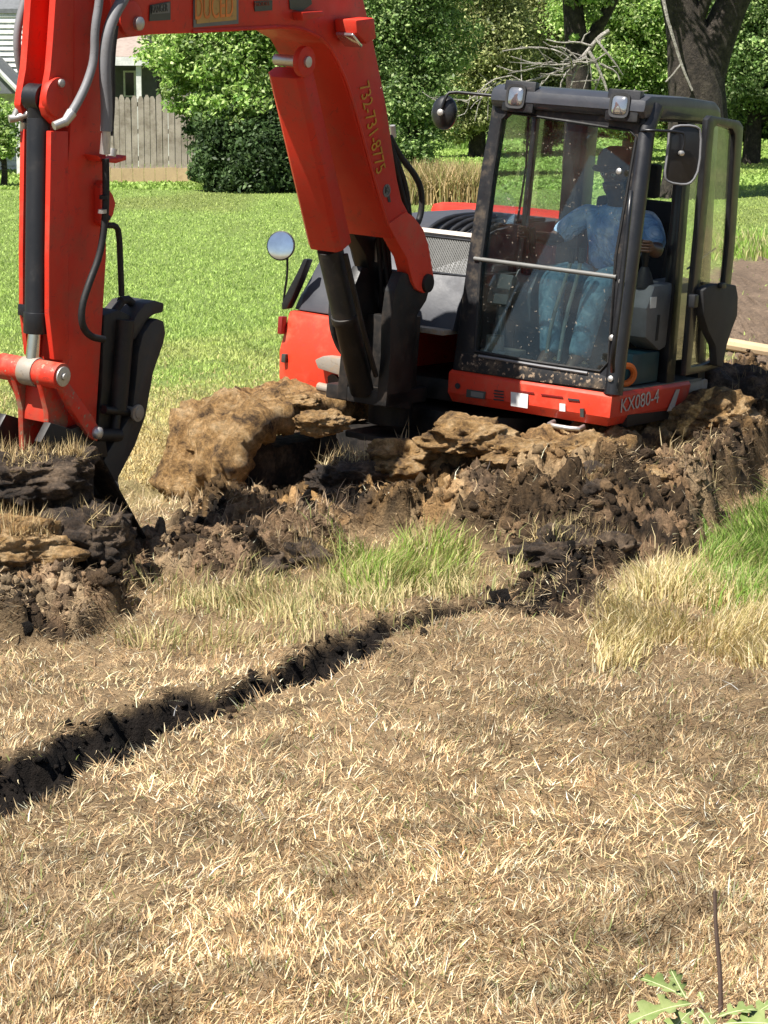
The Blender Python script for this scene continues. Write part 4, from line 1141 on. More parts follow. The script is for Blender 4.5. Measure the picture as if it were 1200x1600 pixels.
part('thumb_arm', MB().tube([U(162, 640, -.13), U(212, 646, -.13)], .02, 8).tube([U(150, 680, -.12), U(186, 680, -.12)], .03, 8), 'grease', TH)
part('hose_elbow', MB().tube([U(188, 470, -.2), U(200, 468, -.2), U(206, 474, -.2)], .02, 8).tube([U(176, 490, -.2), U(190, 472, -.2)], .018, 8), 'rubber', TH)
# hoses on the arm
def hose(pts, r, mat, u=-.06, sm=2, name='hydraulic_hose'):
    return part(name, MB().tube([U(x, y, u) for x, y in pts], r, 10, smooth=sm), mat, AR)
hose([(158, -60), (156, 0), (148, 45), (148, 90), (138, 125), (124, 156), (108, 182)], .019, 'sleeve')
part('hose_fitting', MB().tube([U(112, 176, -.055), U(102, 190, -.06), U(84, 197, -.08)], [.024, .021, .018], 10), 'steel', AR)
hose([(215, -60), (198, -10), (178, 22), (166, 60), (163, 110), (167, 160), (166, 205)], .026, 'sleeve', -.03)
hose([(180, 40), (174, 90), (175, 160), (171, 212)], .016, 'rubber', -.08)
part('hose_fitting', MB().tube([U(166, 200, -.03), U(164, 240, -.04)], [.02, .024], 10).tube([U(176, 232, -.06), U(174, 244, -.06)], .02, 8), 'steel', AR)
part('hose_bracket', MB().side(vw([(131, 240), (138, 246), (168, 244), (176, 240), (176, 248), (160, 253), (136, 250)], UA1), UA1 - .01, UA1 + .08), 'red', AR, .006)
hose([(165, 248), (166, 300), (164, 350), (156, 400), (140, 440), (127, 480), (128, 510), (142, 527), (162, 530)], .016, 'rubber', -.07)
hose([(166, 352), (180, 352), (186, 362), (188, 410), (190, 462)], .014, 'rubber', -.16, 1)
hose([(44, -20), (30, 30), (26, 60), (28, 90), (34, 112)], .018, 'sleeve', -.46)
part('pin_bracket', MB().side(vw([(165, 282), (180, 306), (184, 318), (180, 336), (168, 356), (160, 350), (160, 290)], -.12), -.18, -.13), 'red', AR, .006)
for q in ((162, 308), (160, 330), (166, 340)):
    part('hose_band', MB().tube([U(q[0], q[1] - 3, -.07), U(q[0], q[1] + 3, -.07)], .02, 10), 'steel' if q[1] == 330 else 'rubber', AR)

# ------------------------------------------------------------------ THE OPERATOR
M['skin'] = plain('dark_brown_skin', (.15, .08, .05), .5)
M['shirt'] = None
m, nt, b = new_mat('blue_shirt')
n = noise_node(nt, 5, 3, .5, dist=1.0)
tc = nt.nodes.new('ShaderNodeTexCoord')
r_ = ramp(nt, n.outputs[0], [(.3, (.12, .28, .58)), (.47, (.30, .50, .78)), (.56, (.70, .80, .92)), (.66, (.28, .48, .76))])  # white-blue shirt pattern, made paler to paint in the windshield glare
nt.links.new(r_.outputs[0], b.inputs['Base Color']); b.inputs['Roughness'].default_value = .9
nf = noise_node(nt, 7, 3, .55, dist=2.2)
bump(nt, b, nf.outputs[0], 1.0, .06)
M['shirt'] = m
m, nt, b = new_mat('blue_jeans')
n = noise_node(nt, 16, 6, .6, dist=.6)
r_ = ramp(nt, n.outputs[0], [(.3, (.06, .14, .20)), (.55, (.17, .31, .38)), (.75, (.38, .54, .60))])
nt.links.new(r_.outputs[0], b.inputs['Base Color']); b.inputs['Roughness'].default_value = .9
bump(nt, b, n.outputs[0], .6, .02)
M['jeans'] = m
M['boot'] = plain('tan_boot_leather', (.70, .52, .26), .7)
M['cap'] = plain('black_cap', (.018, .018, .02), .85)
POFF = np.array((.5, -.82, .62))

def skin_mesh(name, verts, edges, mat, parent=None, sub=2, root=0):
    me = bpy.data.meshes.new(name)
    me.from_pydata([tuple(np.array(v[:3]) - POFF) for v in verts], edges, [])
    o = bpy.data.objects.new(name, me); COL.objects.link(o)
    sk = o.modifiers.new('skin', 'SKIN'); sk.use_smooth_shade = True; sk.branch_smoothing = .6
    if not me.skin_vertices:
        bm = bmesh.new(); bm.from_mesh(me); bm.verts.layers.skin.verify(); bm.to_mesh(me); bm.free()
    for i, v in enumerate(verts):
        r = v[3]; me.skin_vertices[0].data[i].radius = (r, r) if len(v) < 5 else (r, v[4])
        me.skin_vertices[0].data[i].use_root = (i == root)
    sd = o.modifiers.new('sub', 'SUBSURF'); sd.levels = sub; sd.render_levels = sub
    bpy.context.view_layer.update()
    m2 = bpy.data.meshes.new_from_object(o.evaluated_get(bpy.context.evaluated_depsgraph_get()))
    bpy.data.objects.remove(o)
    m2.name = name; m2.shade_smooth()
    m2.materials.clear()
    return link(name, m2, M[mat], parent)
HV = -.76
bv = [(.5, -.84, .70, .13), (.5, -.85, .86, .135), (.5, -.86, 1.0, .13), (.5, -.84, 1.10, .07), (.5, -.81, 1.16, .056), (.5, HV - .01, 1.21, .075), (.5, HV, 1.28, .086), (.5, HV - .01, 1.35, .082),
      (.5, HV + .09, 1.215, .026), (.5, HV + .098, 1.262, .013), (.588, HV - .01, 1.27, .014), (.412, HV - .01, 1.27, .014)]
be = [(0, 1), (1, 2), (2, 3), (3, 4), (4, 5), (5, 6), (6, 7), (5, 8), (6, 9), (6, 10), (6, 11)]
for s in (1, -1):
    k = len(bv); X = lambda d: .5 + s * d
    bv += [(X(.18), -.85, 1.05, .058), (X(.32), -.72, .88, .045), (X(.37), -.56, .90, .030), (X(.375), -.50, .925, .032)]
    be += [(2, k), (k, k + 1), (k + 1, k + 2), (k + 2, k + 3)]
    h = k + 3
    for i, (dz, L) in enumerate(((.024, .070), (.008, .080), (-.009, .076), (-.025, .062))):
        j = len(bv)
        bv += [(X(.395), -.485, .925 + dz, .0095), (X(.402) , -.452, .925 + dz, .0088), (X(.372 - .01 * i), -.432 - .002 * i, .922 + dz, .0078)]
        be += [(h, j), (j, j + 1), (j + 1, j + 2)]
    j = len(bv)
    bv += [(X(.35), -.485, .945, .011), (X(.345), -.455, .955, .009)]
    be += [(h, j), (j, j + 1)]
    k = len(bv)
    bv += [(X(.10), -.80, .68, .09), (X(.14), -.42, .69, .066), (X(.13 if s > 0 else .05), -.30, .32, .045), (X(.13 if s > 0 else .05), -.18, .225, .034)]
    be += [(0, k), (k, k + 1), (k + 1, k + 2), (k + 2, k + 3)]
PE = skin_mesh('person', bv, be, 'skin', None, 2)
pm = m4.copy(); pm.translation = Vector(toworld(POFF)); PE.matrix_world = pm
tag(PE, 'operator in black cap, blue shirt and jeans seated inside the digger cab', 'person')
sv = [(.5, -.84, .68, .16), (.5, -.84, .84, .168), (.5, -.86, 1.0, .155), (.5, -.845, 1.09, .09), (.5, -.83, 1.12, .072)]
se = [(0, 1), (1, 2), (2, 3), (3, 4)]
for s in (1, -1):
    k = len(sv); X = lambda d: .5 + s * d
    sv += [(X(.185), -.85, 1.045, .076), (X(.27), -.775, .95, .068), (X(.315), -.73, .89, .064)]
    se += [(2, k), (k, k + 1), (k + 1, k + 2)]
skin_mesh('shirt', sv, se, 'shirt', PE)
jv = [(.5, -.84, .66, .165), (.5, -.84, .72, .162)]; je = [(0, 1)]
for s in (1, -1):
    k = len(jv); X = lambda d: .5 + s * d; a = .13 if s > 0 else .05
    jv += [(X(.10), -.78, .685, .105), (X(.13), -.58, .70, .094), (X(.14), -.41, .695, .083), (X(.14 if s > 0 else .10), -.35, .52, .072), (X(a), -.30, .34, .066), (X(a), -.285, .29, .068)]
    je += [(0, k), (k, k + 1), (k + 1, k + 2), (k + 2, k + 3), (k + 3, k + 4), (k + 4, k + 5)]
skin_mesh('jeans', jv, je, 'jeans', PE)
for s in (1, -1):
    a = .5 + s * (.13 if s > 0 else .05)
    skin_mesh('boot', [(a, -.30, .30, .058), (a, -.295, .235, .058), (a, -.22, .228, .05), (a, -.13, .222, .045), (a, -.09, .218, .038)], [(0, 1), (1, 2), (2, 3), (3, 4)], 'boot', PE)
M['eye'] = plain('eye_white', (.7, .68, .64), .3)
for s_ in (1, -1):
    ey = link('eye', disc(MB(), (.5 + s_ * .032, HV + .076, 1.272), (s_ * .25, 1, 0), [(.012, 0), (.010, .004), (.001, .006)], 12, (1.2, .7)).mesh('eye', POFF), M['eye'], PE)
    pu = link('pupil', disc(MB(), (.5 + s_ * .032, HV + .082, 1.272), (s_ * .25, 1, 0), [(.006, 0), (.001, .0015)], 10).mesh('pupil', POFF), M['cap'], ey)
link('mouth', MB().tube([(.475, HV + .083, 1.222), (.5, HV + .094, 1.224), (.525, HV + .083, 1.222)], [.004, .006, .004], 8).mesh('mouth', POFF), plain('dark_lips', (.07, .03, .025), .5), PE)
cp = MB()
prof_c = [(.100, -.005), (.101, .03), (.094, .065), (.075, .092), (.045, .108), (.001, .113)]
disc(cp, (.5, HV - .005, 1.315), (0, .12, 1), prof_c, 24, (1, 1.08))
br = [(.5 + .085 * math.cos(t), HV + .075 + .10 * math.sin(t), 1.318 - .10 * math.sin(t) * .25) for t in np.linspace(0, math.pi, 12)]
cp.prism(br, (0, 0, -.008))
o = link('cap', cp.mesh('cap', POFF, 0, 40), M['cap'], PE)

# a small orange strap roll on the cab floor
rl = tag(link('strap_roll', MB().tube([(.05 * math.cos(t), 0, .05 * math.sin(t)) for t in np.linspace(0, 2 * math.pi, 25)], .018, 8, cap=False).mesh('strap_roll', (0, 0, 0)), plain('orange_webbing', (.75, .16, .02), .6)), 'small orange strap roll lying on the cab floor by the open door', 'strap roll')
rl.location = Vector(toworld((.93, -.27, .25))); rl.rotation_euler = (R(10), 0, R(25))

# ------------------------------------------------------------------ CLODS
def cz(px, py, Y, dz=0): p = atY(px, py, Y); return (p[0], p[1], p[2] + dz)
clod(cz(22, 748, 9.72), (.25, .20, .11), 'mud_dark', 'large grass topped clod against the back of the bucket at far left', 3, 500)
clod(cz(140, 848, 9.55), (.165, .15, .135), 'mud_dark', 'rounded black clod hanging just below the bucket and thumb', 83, 160)
clod(cz(112, 730, 9.75), (.075, .08, .06), 'mud_dark', 'small dark clod beside the foot of the red arm', 5, 250)
clod(cz(10, 858, 9.35), (.24, .2, .12), 'mud_track', 'pale brown clod low at the left edge under the bucket', 7, 500)
clod(cz(470, 882, 10.1), (.20, .16, .10), 'mud_dark', 'straw topped clod left of the green tuft', 11, 1200)
clod(cz(350, 902, 9.85), (.24, .2, .10), 'mud_dark', 'dark clod in front of the bucket with rough cracked top', 13, 500)
clod(cz(640, 715, 11.5), (.20, .2, .09), 'mud_track', 'yellow brown clod heaped below the swing bracket', 17)
clod(cz(735, 682, 11.3), (.20, .18, .085), 'mud_track', 'yellow brown clod under the left end of the red cab base', 19)
clod(cz(915, 703, 10.95), (.19, .10, .055), 'mud_track', 'flat sandy slab lying below the cab front', 23)
clod(cz(1015, 745, 10.9), (.10, .09, .045), 'mud_track', 'small pale slab of clay lying on the dark spoil', 29)
clod(cz(925, 775, 10.6), (.13, .12, .11), 'mud_dark', 'black wet clod in the middle of the spoil', 31, 150)
clod(cz(900, 868, 10.0), (.25, .16, .11), 'mud_dark', 'dark overhanging clod at the lower edge of the spoil', 37, 700)
clod(cz(1165, 640, 13.2), (.36, .3, .2), 'mud_dark', 'big brown clod with roots at the right edge behind the door', 41, 300)
clod(cz(1120, 655, 12.6), (.25, .2, .12), 'mud_track', 'tan clod right of the red cab base', 43)
clod(cz(810, 708, 11.0), (.16, .14, .06), 'mud_track', 'orange brown clod under the white label of the cab base', 47)
clod(cz(560, 745, 11.5), (.22, .18, .10), 'mud_dark', 'grey brown clod in front of the track', 53, 500)

for q, sz_, sd in (((462, 626, 12.4), (.11, .09, .03), 67), ((505, 660, 12.0), (.12, .1, .06), 73)):
    clod(cz(*q), sz_, 'mud_track', {61: 'flat ochre clod stuck on the outer edge of the muddy track', 67: 'ochre clod on the far end of the muddy track beside the red panel', 71: 'ochre clod on the inner lip of the muddy track', 73: 'brown clod in the hollow between track and swing bracket'}[sd], sd)
patch_blades('grass', poly_px([(545, 780), (560, 730), (600, 720), (625, 760), (600, 790)]), 700, .10, .22, [(.5, .38, .2), (.36, .26, .14), (.6, .48, .28)], .5, .005, 'dead grass tuft lying on the mud bank', thr=.1)
patch_blades('grass', poly_px([(830, 770), (835, 720), (900, 715), (930, 760), (880, 790)]), 700, .10, .20, [(.30, .28, .10), (.2, .18, .07), (.42, .36, .17)], .5, .005, 'olive grass tuft stuck on the spoil below the cab', thr=.1)
patch_blades('grass', poly_px([(980, 815), (1000, 790), (1090, 790), (1080, 820)]), 700, .08, .16, [(.55, .43, .22), (.40, .30, .15), (.66, .54, .32)], 1.25, .005, 'straw patch lying on the right of the spoil', thr=.1)
patch_blades('grass', poly_px([(390, 860), (420, 830), (500, 835), (520, 880), (440, 890)]), 600, .06, .14, [(.55, .40, .26), (.42, .30, .18), (.66, .5, .34)], 1.2, .004, 'pinkish straw lying over the clods', thr=.1)
patch_blades('grass', poly_px([(225, 760), (300, 735), (380, 740), (360, 775), (250, 790)]), 900, .05, .12, [(.6, .48, .28), (.48, .38, .2), (.70, .58, .38)], .6, .004, 'bleached grass beside the track', thr=.1)

# ------------------------------------------------------------------ TREES AND SHRUBS
PAL = {
 'bright': [(.33, .50, .11), (.25, .41, .09), (.46, .60, .19), (.55, .66, .29), (.13, .23, .06)],
 'olive': [(.40, .43, .17), (.48, .51, .22), (.27, .31, .12), (.58, .60, .30), (.13, .165, .065)],
 'green': [(.24, .37, .115), (.31, .45, .145), (.16, .26, .08), (.45, .56, .23), (.085, .145, .05)],
 'dark': [(.058, .10, .036), (.08, .14, .048), (.038, .068, .025), (.13, .20, .075)],
}
def leaf_mesh(name, centers, radii, n, size, pal, sub=.42, seedv=0, drop=0.0):
    g = np.random.default_rng(100 + seedv)
    centers = np.array(centers, float); radii = np.array(radii, float)
    n = int(n * 2.2); size = size * .64
    vol = np.prod(radii, 1) ** (2 / 3); pr = vol / vol.sum()
    ns = max(14, int(n / 100))
    bi = g.choice(len(centers), ns, p=pr)
    d = g.normal(size=(ns, 3)); d /= np.linalg.norm(d, axis=1)[:, None]
    rr = (.5 + .5 * g.random(ns) ** .5)[:, None]
    cc = centers[bi] + d * radii[bi] * rr
    cr = sub * (.5 + .9 * g.random(ns)) * radii[bi].min(1)
    tone = .62 + .75 * g.random(ns)
    li = g.integers(0, ns, n)
    dd = g.normal(size=(n, 3)); dd /= np.linalg.norm(dd, axis=1)[:, None]
    p = cc[li] + dd * (cr[li] * (.3 + .7 * g.random(n) ** .6))[:, None] * np.array((1, 1, .7))
    nrm = dd * .8 + g.normal(size=(n, 3)) * .7 + np.array((0, 0, .5)); nrm /= np.linalg.norm(nrm, axis=1)[:, None]
    a = np.cross(nrm, g.normal(size=(n, 3))); a /= np.linalg.norm(a, axis=1)[:, None]
    b_ = np.cross(nrm, a)
    s = size * (.6 + .8 * g.random(n))[:, None]
    V_ = np.stack([p - a * s, p - b_ * s * .5 + nrm * s * .12, p + a * s, p + b_ * s * .5 + nrm * s * .12], 1).reshape(-1, 3)
    Q = np.arange(n * 4).reshape(-1, 4)
    pa = np.array(pal); c = pa[g.integers(0, len(pa), n)] * (tone[li] * (.8 + .4 * g.random(n)))[:, None]
    return np_mesh(name, V_, Q, None, np.repeat(c, 4, 0))

def tree(name, label, cat, px, Y, blobs, n, size, pal, tr=.15, group=None, sub=.42, sv=0, trunk=True, top=None):
    """blobs are (px, py, dY, rx, rz) in the photo's pixels and metres; the tree stands on the ground at px, Y"""
    bp = gnd(px, HORIZON, 0) if False else np.array((atY(px, 200, Y)[0], Y, 0.0))
    root = empty(name, bp)
    tag(root, label, cat, group)
    cs = [atY(a, b_, Y + dy) - bp for a, b_, dy, rx, rz in blobs]
    rs = [(rx, rx * .9, rz) for a, b_, dy, rx, rz in blobs]
    link('crown', leaf_mesh('crown', cs, rs, n, size, PAL[pal], sub, sv), M['leaf'], root)
    if trunk:
        t = MB(); hi = max(c[2] for c in cs)
        t.tube([(0, 0, -.2), (.05, 0, hi * .3), (-.04, .05, hi * .65), (0, 0, hi)], [tr * 1.25, tr, tr * .75, tr * .3], 9, smooth=1)
        for c in cs[:8]:
            z0 = min(c[2] * .6, hi * .7)
            t.tube([(0, 0, z0), c * .55 + np.array((0, 0, z0 * .4)), c], [tr * .5, tr * .33, tr * .12], 6, smooth=1)
        link('trunk', t.mesh('trunk'), M['bark'], root)
    return root
G_T = 'trees beyond the lawn'
tree('broadleaf_tree', 'bright green leafy tree overhanging the grey picket fence', 'tree', 345, 45,
     [(330, 95, 0, 1.0, .75), (275, 85, -.3, .65, .5), (395, 105, 0, .95, .8), (300, 145, -.4, .62, .45), (370, 165, -.5, .8, .5), (340, 25, .3, 1.2, .8), (430, 40, .4, 1.1, .9), (425, 175, -.2, .55, .5), (330, -60, .5, 1.6, 1.0)], 34000, .075, 'bright', .13, None, .5, 1)
tree('evergreen_shrub', 'dark evergreen shrub filling the shade under the bright leafy tree', 'shrub', 400, 44.3,
     [(400, 240, 0, 1.0, .75), (345, 235, 0, .6, .7), (455, 225, .2, .8, .8), (400, 195, .5, 1.1, .5), (470, 260, .2, .8, .5), (350, 270, .3, .6, .35), (410, 285, .3, 1.2, .3), (335, 195, .3, .5, .45)], 24000, .075, 'dark', .12, None, .5, 2)
tree('cedar_tree', 'tall dark cedar just right of the raised boom', 'tree', 640, 50,
     [(620, 60, 0, 1.0, 1.0), (650, 130, -.2, .85, .8), (640, 200, -.3, .75, .7), (600, 160, .2, .8, .9), (685, 70, .3, .8, 1.0), (600, 0, .3, 1.2, 1.0), (655, -50, .4, 1.2, 1.2), (560, 240, .4, .9, .6), (640, 245, -.3, .6, .4)], 30000, .07, 'green', .16, G_T, .5, 3)
tree('cedar_tree', 'olive cedar left of the cab roof', 'tree', 745, 63,
     [(740, 80, 0, 1.3, 1.0), (760, 140, -.3, 1.0, .8), (715, 150, -.2, .9, .9), (780, 60, .2, 1.0, 1.2), (735, 10, .2, 1.2, 1.2), (750, -60, .3, 1.6, 1.2), (705, 190, -.3, .8, .5), (770, 190, -.2, .8, .5)], 24000, .085, 'olive', .2, G_T, .5, 4)
tree('cedar_tree', 'olive cedar right behind the cab roof and dead branches', 'tree', 850, 66,
     [(840, 90, 0, 1.4, 1.1), (880, 140, -.2, 1.1, .9), (810, 140, -.2, 1.1, .9), (850, 30, .2, 1.5, 1.2), (860, -60, .3, 1.8, 1.3), (900, 80, .3, 1.1, 1.1), (850, 195, -.2, 1.2, .5)], 24000, .085, 'olive', .2, G_T, .5, 5)
tree('broadleaf_tree', 'fresh green tree showing left of the big forked trunk', 'tree', 985, 60,
     [(985, 60, 0, 1.2, 1.0), (960, 120, 0, 1.0, .8), (1020, 110, 0, 1.0, .9), (985, 0, .2, 1.4, 1.1), (1000, 170, .2, 1.4, .7), (940, 20, .4, 1.2, 1.0)], 22000, .09, 'bright', .2, G_T, .5, 6)
tree('broadleaf_tree', 'deep green tree at the right edge behind the open door', 'tree', 1175, 58,
     [(1165, 70, 0, 1.0, .9), (1200, 110, -.2, 1.1, .8), (1150, 140, 0, .9, .7), (1190, 20, .3, 1.3, 1.0), (1250, 60, .3, 1.5, 1.2), (1140, 10, .4, 1.1, 1.0), (1270, 150, .2, 1.5, .9)], 26000, .085, 'green', .2, G_T, .5, 7)
tree('evergreen_shrub', 'dark low shrub at the far right edge of the lawn', 'shrub', 1180, 60,
     [(1150, 185, 0, .8, .55), (1190, 190, 0, .8, .5), (1230, 185, 0, .9, .55), (1100, 190, .3, .9, .5), (1285, 190, .3, .9, .5)], 13000, .085, 'dark', .1, None, .5, 8)
tree('garden_shrub', 'yellow green shrub in front of the white house at far left', 'shrub', 2, 46,
     [(8, 185, 0, .35, .42), (-25, 180, 0, .5, .5), (12, 220, -.1, .32, .32), (-60, 200, 0, .6, .5), (-20, 225, 0, .5, .3)], 7000, .06, 'bright', .06, None, .5, 9)
# far wood behind them, one tree copied with its parts
w0 = tree('woodland_tree', 'tall mid green tree in the far wood, one of a row', 'tree', 560, 82,
          [(560, 150, 0, 1.9, 1.3), (530, 90, .3, 1.7, 1.4), (600, 80, .2, 1.8, 1.5), (560, 20, .2, 2.0, 1.5), (560, -70, .2, 2.2, 1.8), (520, 190, .2, 1.4, .7), (610, 190, .2, 1.4, .7), (560, -160, 0, 1.8, 1.5)], 26000, .12, 'olive', .25, 'trees of the far wood', .55, 10)
for k, (px, Y) in enumerate(((440, 84), (660, 86), (770, 83), (880, 88), (990, 84), (1090, 87), (1200, 83), (1310, 88), (330, 86), (1420, 84), (210, 90))):
    o = w0.copy(); COL.objects.link(o)
    o.location = (atY(px, 200, Y)[0], Y, 0); o.rotation_euler = (0, 0, k * 1.7); o.scale = (1, 1, .9 + .05 * (k % 5))
    for ch in list(w0.children):
        c = ch.copy(); COL.objects.link(c); c.parent = o

# the big forked tree
YB = 42.0
bp = np.array((atY(1092, 200, YB)[0], YB, 0.0))
ft = empty('forked_tree', bp); tag(ft, 'big old tree with dark forked trunk rising behind the cab roof', 'tree')
def Q(px, py, dy=0): return atY(px, py, YB + dy) - bp
t = MB()
t.tube([(0, 0, -.3), Q(1092, 240), Q(1090, 160), Q(1086, 100), Q(1072, 40), Q(1050, -40), Q(1030, -200)], [.75, .58, .52, .50, .36, .30, .22], 16, smooth=1)
t.tube([Q(1092, 150), Q(1110, 85), Q(1135, 25), Q(1165, -40), Q(1210, -200)], [.40, .36, .30, .27, .2], 14, smooth=1)
t.tube([Q(1066, 60), Q(1100, 20, -.2), Q(1110, -60, -.3)], [.12, .12, .1], 8, smooth=1)
me = t.mesh('trunk', (0, 0, 0), 0, 60)
link('trunk', me, M['bark'], ft)
link('crown', leaf_mesh('crown', [Q(960, -260), Q(1120, -330), Q(1260, -260), Q(1060, -180, -1), Q(1180, -190, 1.5), Q(1100, -420)],
                        [(1.8, 1.8, 1.0), (2.4, 2.2, 1.2), (1.9, 2, 1.0), (1.4, 1.4, .6), (1.5, 1.6, .7), (2, 2, 1)], 16000, .11, PAL['green'], .45, 21), M['leaf'], ft)
link('bare_branch', MB().tube([Q(1030, -40, -.6), Q(1040, 20, -.7), Q(1052, 60, -.7), Q(1066, 105, -.7), Q(1082, 142, -.7)], [.035, .032, .028, .025, .02], 6, smooth=1)
     .tube([Q(1064, 100, -.7), Q(1050, 118, -.7), Q(1040, 128, -.7)], .014, 5).mesh('bare_branch'), M['deadwood'], ft)
YB2 = 54.0
bp2 = np.array((atY(905, 200, YB2)[0], YB2, 0.0))
st = empty('slim_tree', bp2); tag(st, 'slimmer ivy clad tree with dark trunk above the dead branches', 'tree')
def Q2(px, py, dy=0): return atY(px, py, YB2 + dy) - bp2
link('trunk', MB().tube([(0, 0, -.2), Q2(905, 150), Q2(902, 80), Q2(896, 20), Q2(890, -60), Q2(885, -200)], [.4, .3, .27, .24, .2, .15], 12, smooth=1)
     .tube([Q2(904, 100), Q2(930, 50), Q2(958, 0), Q2(985, -60)], [.16, .15, .13, .1], 8, smooth=1).mesh('trunk', (0, 0, 0), 0, 60), M['bark'], st)
link('crown', leaf_mesh('crown', [Q2(915, 40, -.3), Q2(925, 10, -.3), Q2(880, -20), Q2(930, -80), Q2(850, -140), Q2(980, -160)], [(.35, .3, .45), (.4, .4, .4), (.5, .5, .4), (1.2, 1.2, .8), (1.8, 1.8, 1.0), (1.8, 1.8, 1.0)], 9000, .10, PAL['bright'], .45, 22), M['leaf'], st)
# bleached fallen branch
YD = 41.0
bp3 = np.array((atY(935, 200, YD)[0], YD, 0.0))
db = empty('dead_branch', bp3); tag(db, 'bleached dead branch with bare twigs fallen against the trees behind the cab', 'branch')
def Q3(px, py, dy=0): return atY(px, py, YD + dy) - bp3
t = MB()
t.tube([Q3(952, 48), Q3(936, 58), Q3(920, 78), Q3(905, 95), Q3(880, 108), Q3(845, 122), Q3(818, 128)], [.04, .04, .038, .034, .028, .022, .012], 8, smooth=1)
for pts, r in ((((905, 95), (885, 125), (872, 150)), .03), (((920, 80), (935, 105), (950, 140), (956, 190)), .045), (((912, 90), (902, 120), (890, 150)), .03), (((895, 100), (860, 90), (830, 98), (800, 92)), .025),
               (((925, 72), (900, 62), (880, 70), (850, 60)), .03), (((938, 100), (955, 112), (965, 135)), .03), (((880, 108), (868, 96), (850, 104)), .015), (((930, 60), (945, 80), (962, 95), (975, 120)), .03),
               (((860, 116), (845, 135), (835, 150)), .02), (((940, 115), (930, 135), (925, 160)), .025), (((905, 95), (880, 84), (862, 66), (850, 64)), .02), (((915, 85), (918, 110), (908, 138)), .02),
               (((905, 100), (870, 78), (835, 82), (805, 72), (780, 80)), .028), (((880, 110), (840, 104), (812, 108), (780, 104)), .024), (((800, 118), (770, 128), (735, 150), (705, 152)), .022), (((770, 128), (750, 160), (742, 190)), .018), (((790, 122), (765, 145), (760, 185)), .018), (((735, 150), (725, 172), (712, 180)), .014),
               (((818, 128), (800, 118)), .02), (((705, 152), (680, 150), (655, 140)), .012), (((955, 150), (985, 145), (1010, 140)), .025)):
    P3 = [Q3(*q, -.15) for q in pts]
    P3 = [p if i == 0 else p + rng.normal(0, .045, 3) for i, p in enumerate(P3)]
    for _k in range(2):
        a_ = P3[rng.integers(0, len(P3) - 1)]; f_ = rng.random(); b_ = P3[min(len(P3) - 1, 1)]
        st_ = a_ * (1 - f_) + b_ * f_; e_ = rng.normal(0, 1, 3) * np.array((.26, .2, .16)) + np.array((-.22, 0, .0))
        t.tube([st_, st_ + e_ * .5 + rng.normal(0, .05, 3), st_ + e_], [r * .5, r * .4, r * .25], 5)
    t.tube(P3, list(np.linspace(r * .8, r * .4, len(P3))), 6, smooth=1)
link('twig', t.mesh('twig', (0, 0, 0), 0, 60), M['deadwood'], db)

# tall dry weeds and a strip of tall light grass on the lawn
def weeds(name, x0, x1, Y0, Y1, n, l0, l1, pal, w, label):
    Yy = Y0 + (Y1 - Y0) * rng.random(n)
    xx = np.array([atY(px, 200, y)[0] for px, y in zip(x0 + (x1 - x0) * rng.random(n), Yy)])
    o = blades(name, xx, Yy, l0 + (l1 - l0) * rng.random(n), w * (.6 + .8 * rng.random(n)), np.abs(rng.normal(0, .22, n)), rng.random(n) * 6.3, tones(n, pal), .5)
    return tag(o, label, 'weeds', kind='stuff')
weeds('dry_weeds', 640, 752, 39.5, 42, 3200, .45, .85, [(.55, .40, .2), (.42, .32, .15), (.62, .48, .27), (.26, .26, .09), (.34, .34, .12)], .022, 'tan dried weeds standing on the lawn left of the cab')
weeds('tall_grass', 690, 760, 70, 74, 2200, .4, .7, [(.36, .5, .16), (.28, .42, .12), (.46, .56, .24)], .04, 'pale green tall grass at the foot of the far cedars')
weeds('tall_grass', 1090, 1460, 27.5, 31, 3000, .12, .25, [(.24, .42, .06), (.36, .46, .12), (.5, .46, .22)], .016, 'bright grass fringe beside the muddy wheel track')

# ------------------------------------------------------------------ FENCE AND HOUSES
M['fence'] = worn('weathered_grey_boards', (.40, .35, .30), .85, dirt=(.16, .13, .10), dirt_amt=.85, dscale=3)
M['newboard'] = worn('raw_pine_board', (.55, .40, .24), .8, dirt=(.3, .2, .12), dirt_amt=.5, dscale=5)
M['siding'] = plain('white_vinyl_siding', (.84, .84, .80), .6)
M['trim'] = plain('white_trim', (.8, .8, .78), .5)
M['roof_grey'] = plain('grey_roof_shingles', (.16, .17, .18), .85)
M['roof_tan'] = plain('tan_roof_shingles', (.36, .29, .25), .85)
M['porch_wall'] = plain('grey_porch_wall', (.14, .14, .15), .7)
M['window'] = plain('dark_window_glass', (.02, .022, .026), .08)
YF = 48.0
fx0, fx1 = atY(120, 200, YF)[0], atY(345, 200, YF)[0]
fn = empty('picket_fence', ((fx0 + fx1) / 2, YF, 0)); tag(fn, 'weathered grey picket fence with a raw board along its foot', 'fence')
ox = (fx0 + fx1) / 2
t = MB(); x = fx0; k = 0
while x < fx1:
    w = .105 + .02 * random.random(); h = 1.78 + random.uniform(-.05, .05); dz = random.uniform(-.01, .01); tl = random.uniform(-.012, .012)
    t.prism([(x - ox, dz, .28), (x - ox + w, dz, .28), (x - ox + w + tl, dz, h - .07), (x - ox + w * .7 + tl, dz, h), (x - ox + w * .3 + tl, dz, h), (x - ox + tl, dz, h - .07)], (0, .02, 0))
    x += w + .012
link('picket_panel', t.mesh('picket_panel', (0, 0, 0), 0, 20), M['fence'], fn)
t = MB()
for z in (.45, 1.0, 1.55): t.bx((fx0 - ox, .03, z), (fx1 - ox, .07, z + .09))
link('rail', t.mesh('rail'), M['fence'], fn)
t = MB(); x = fx0
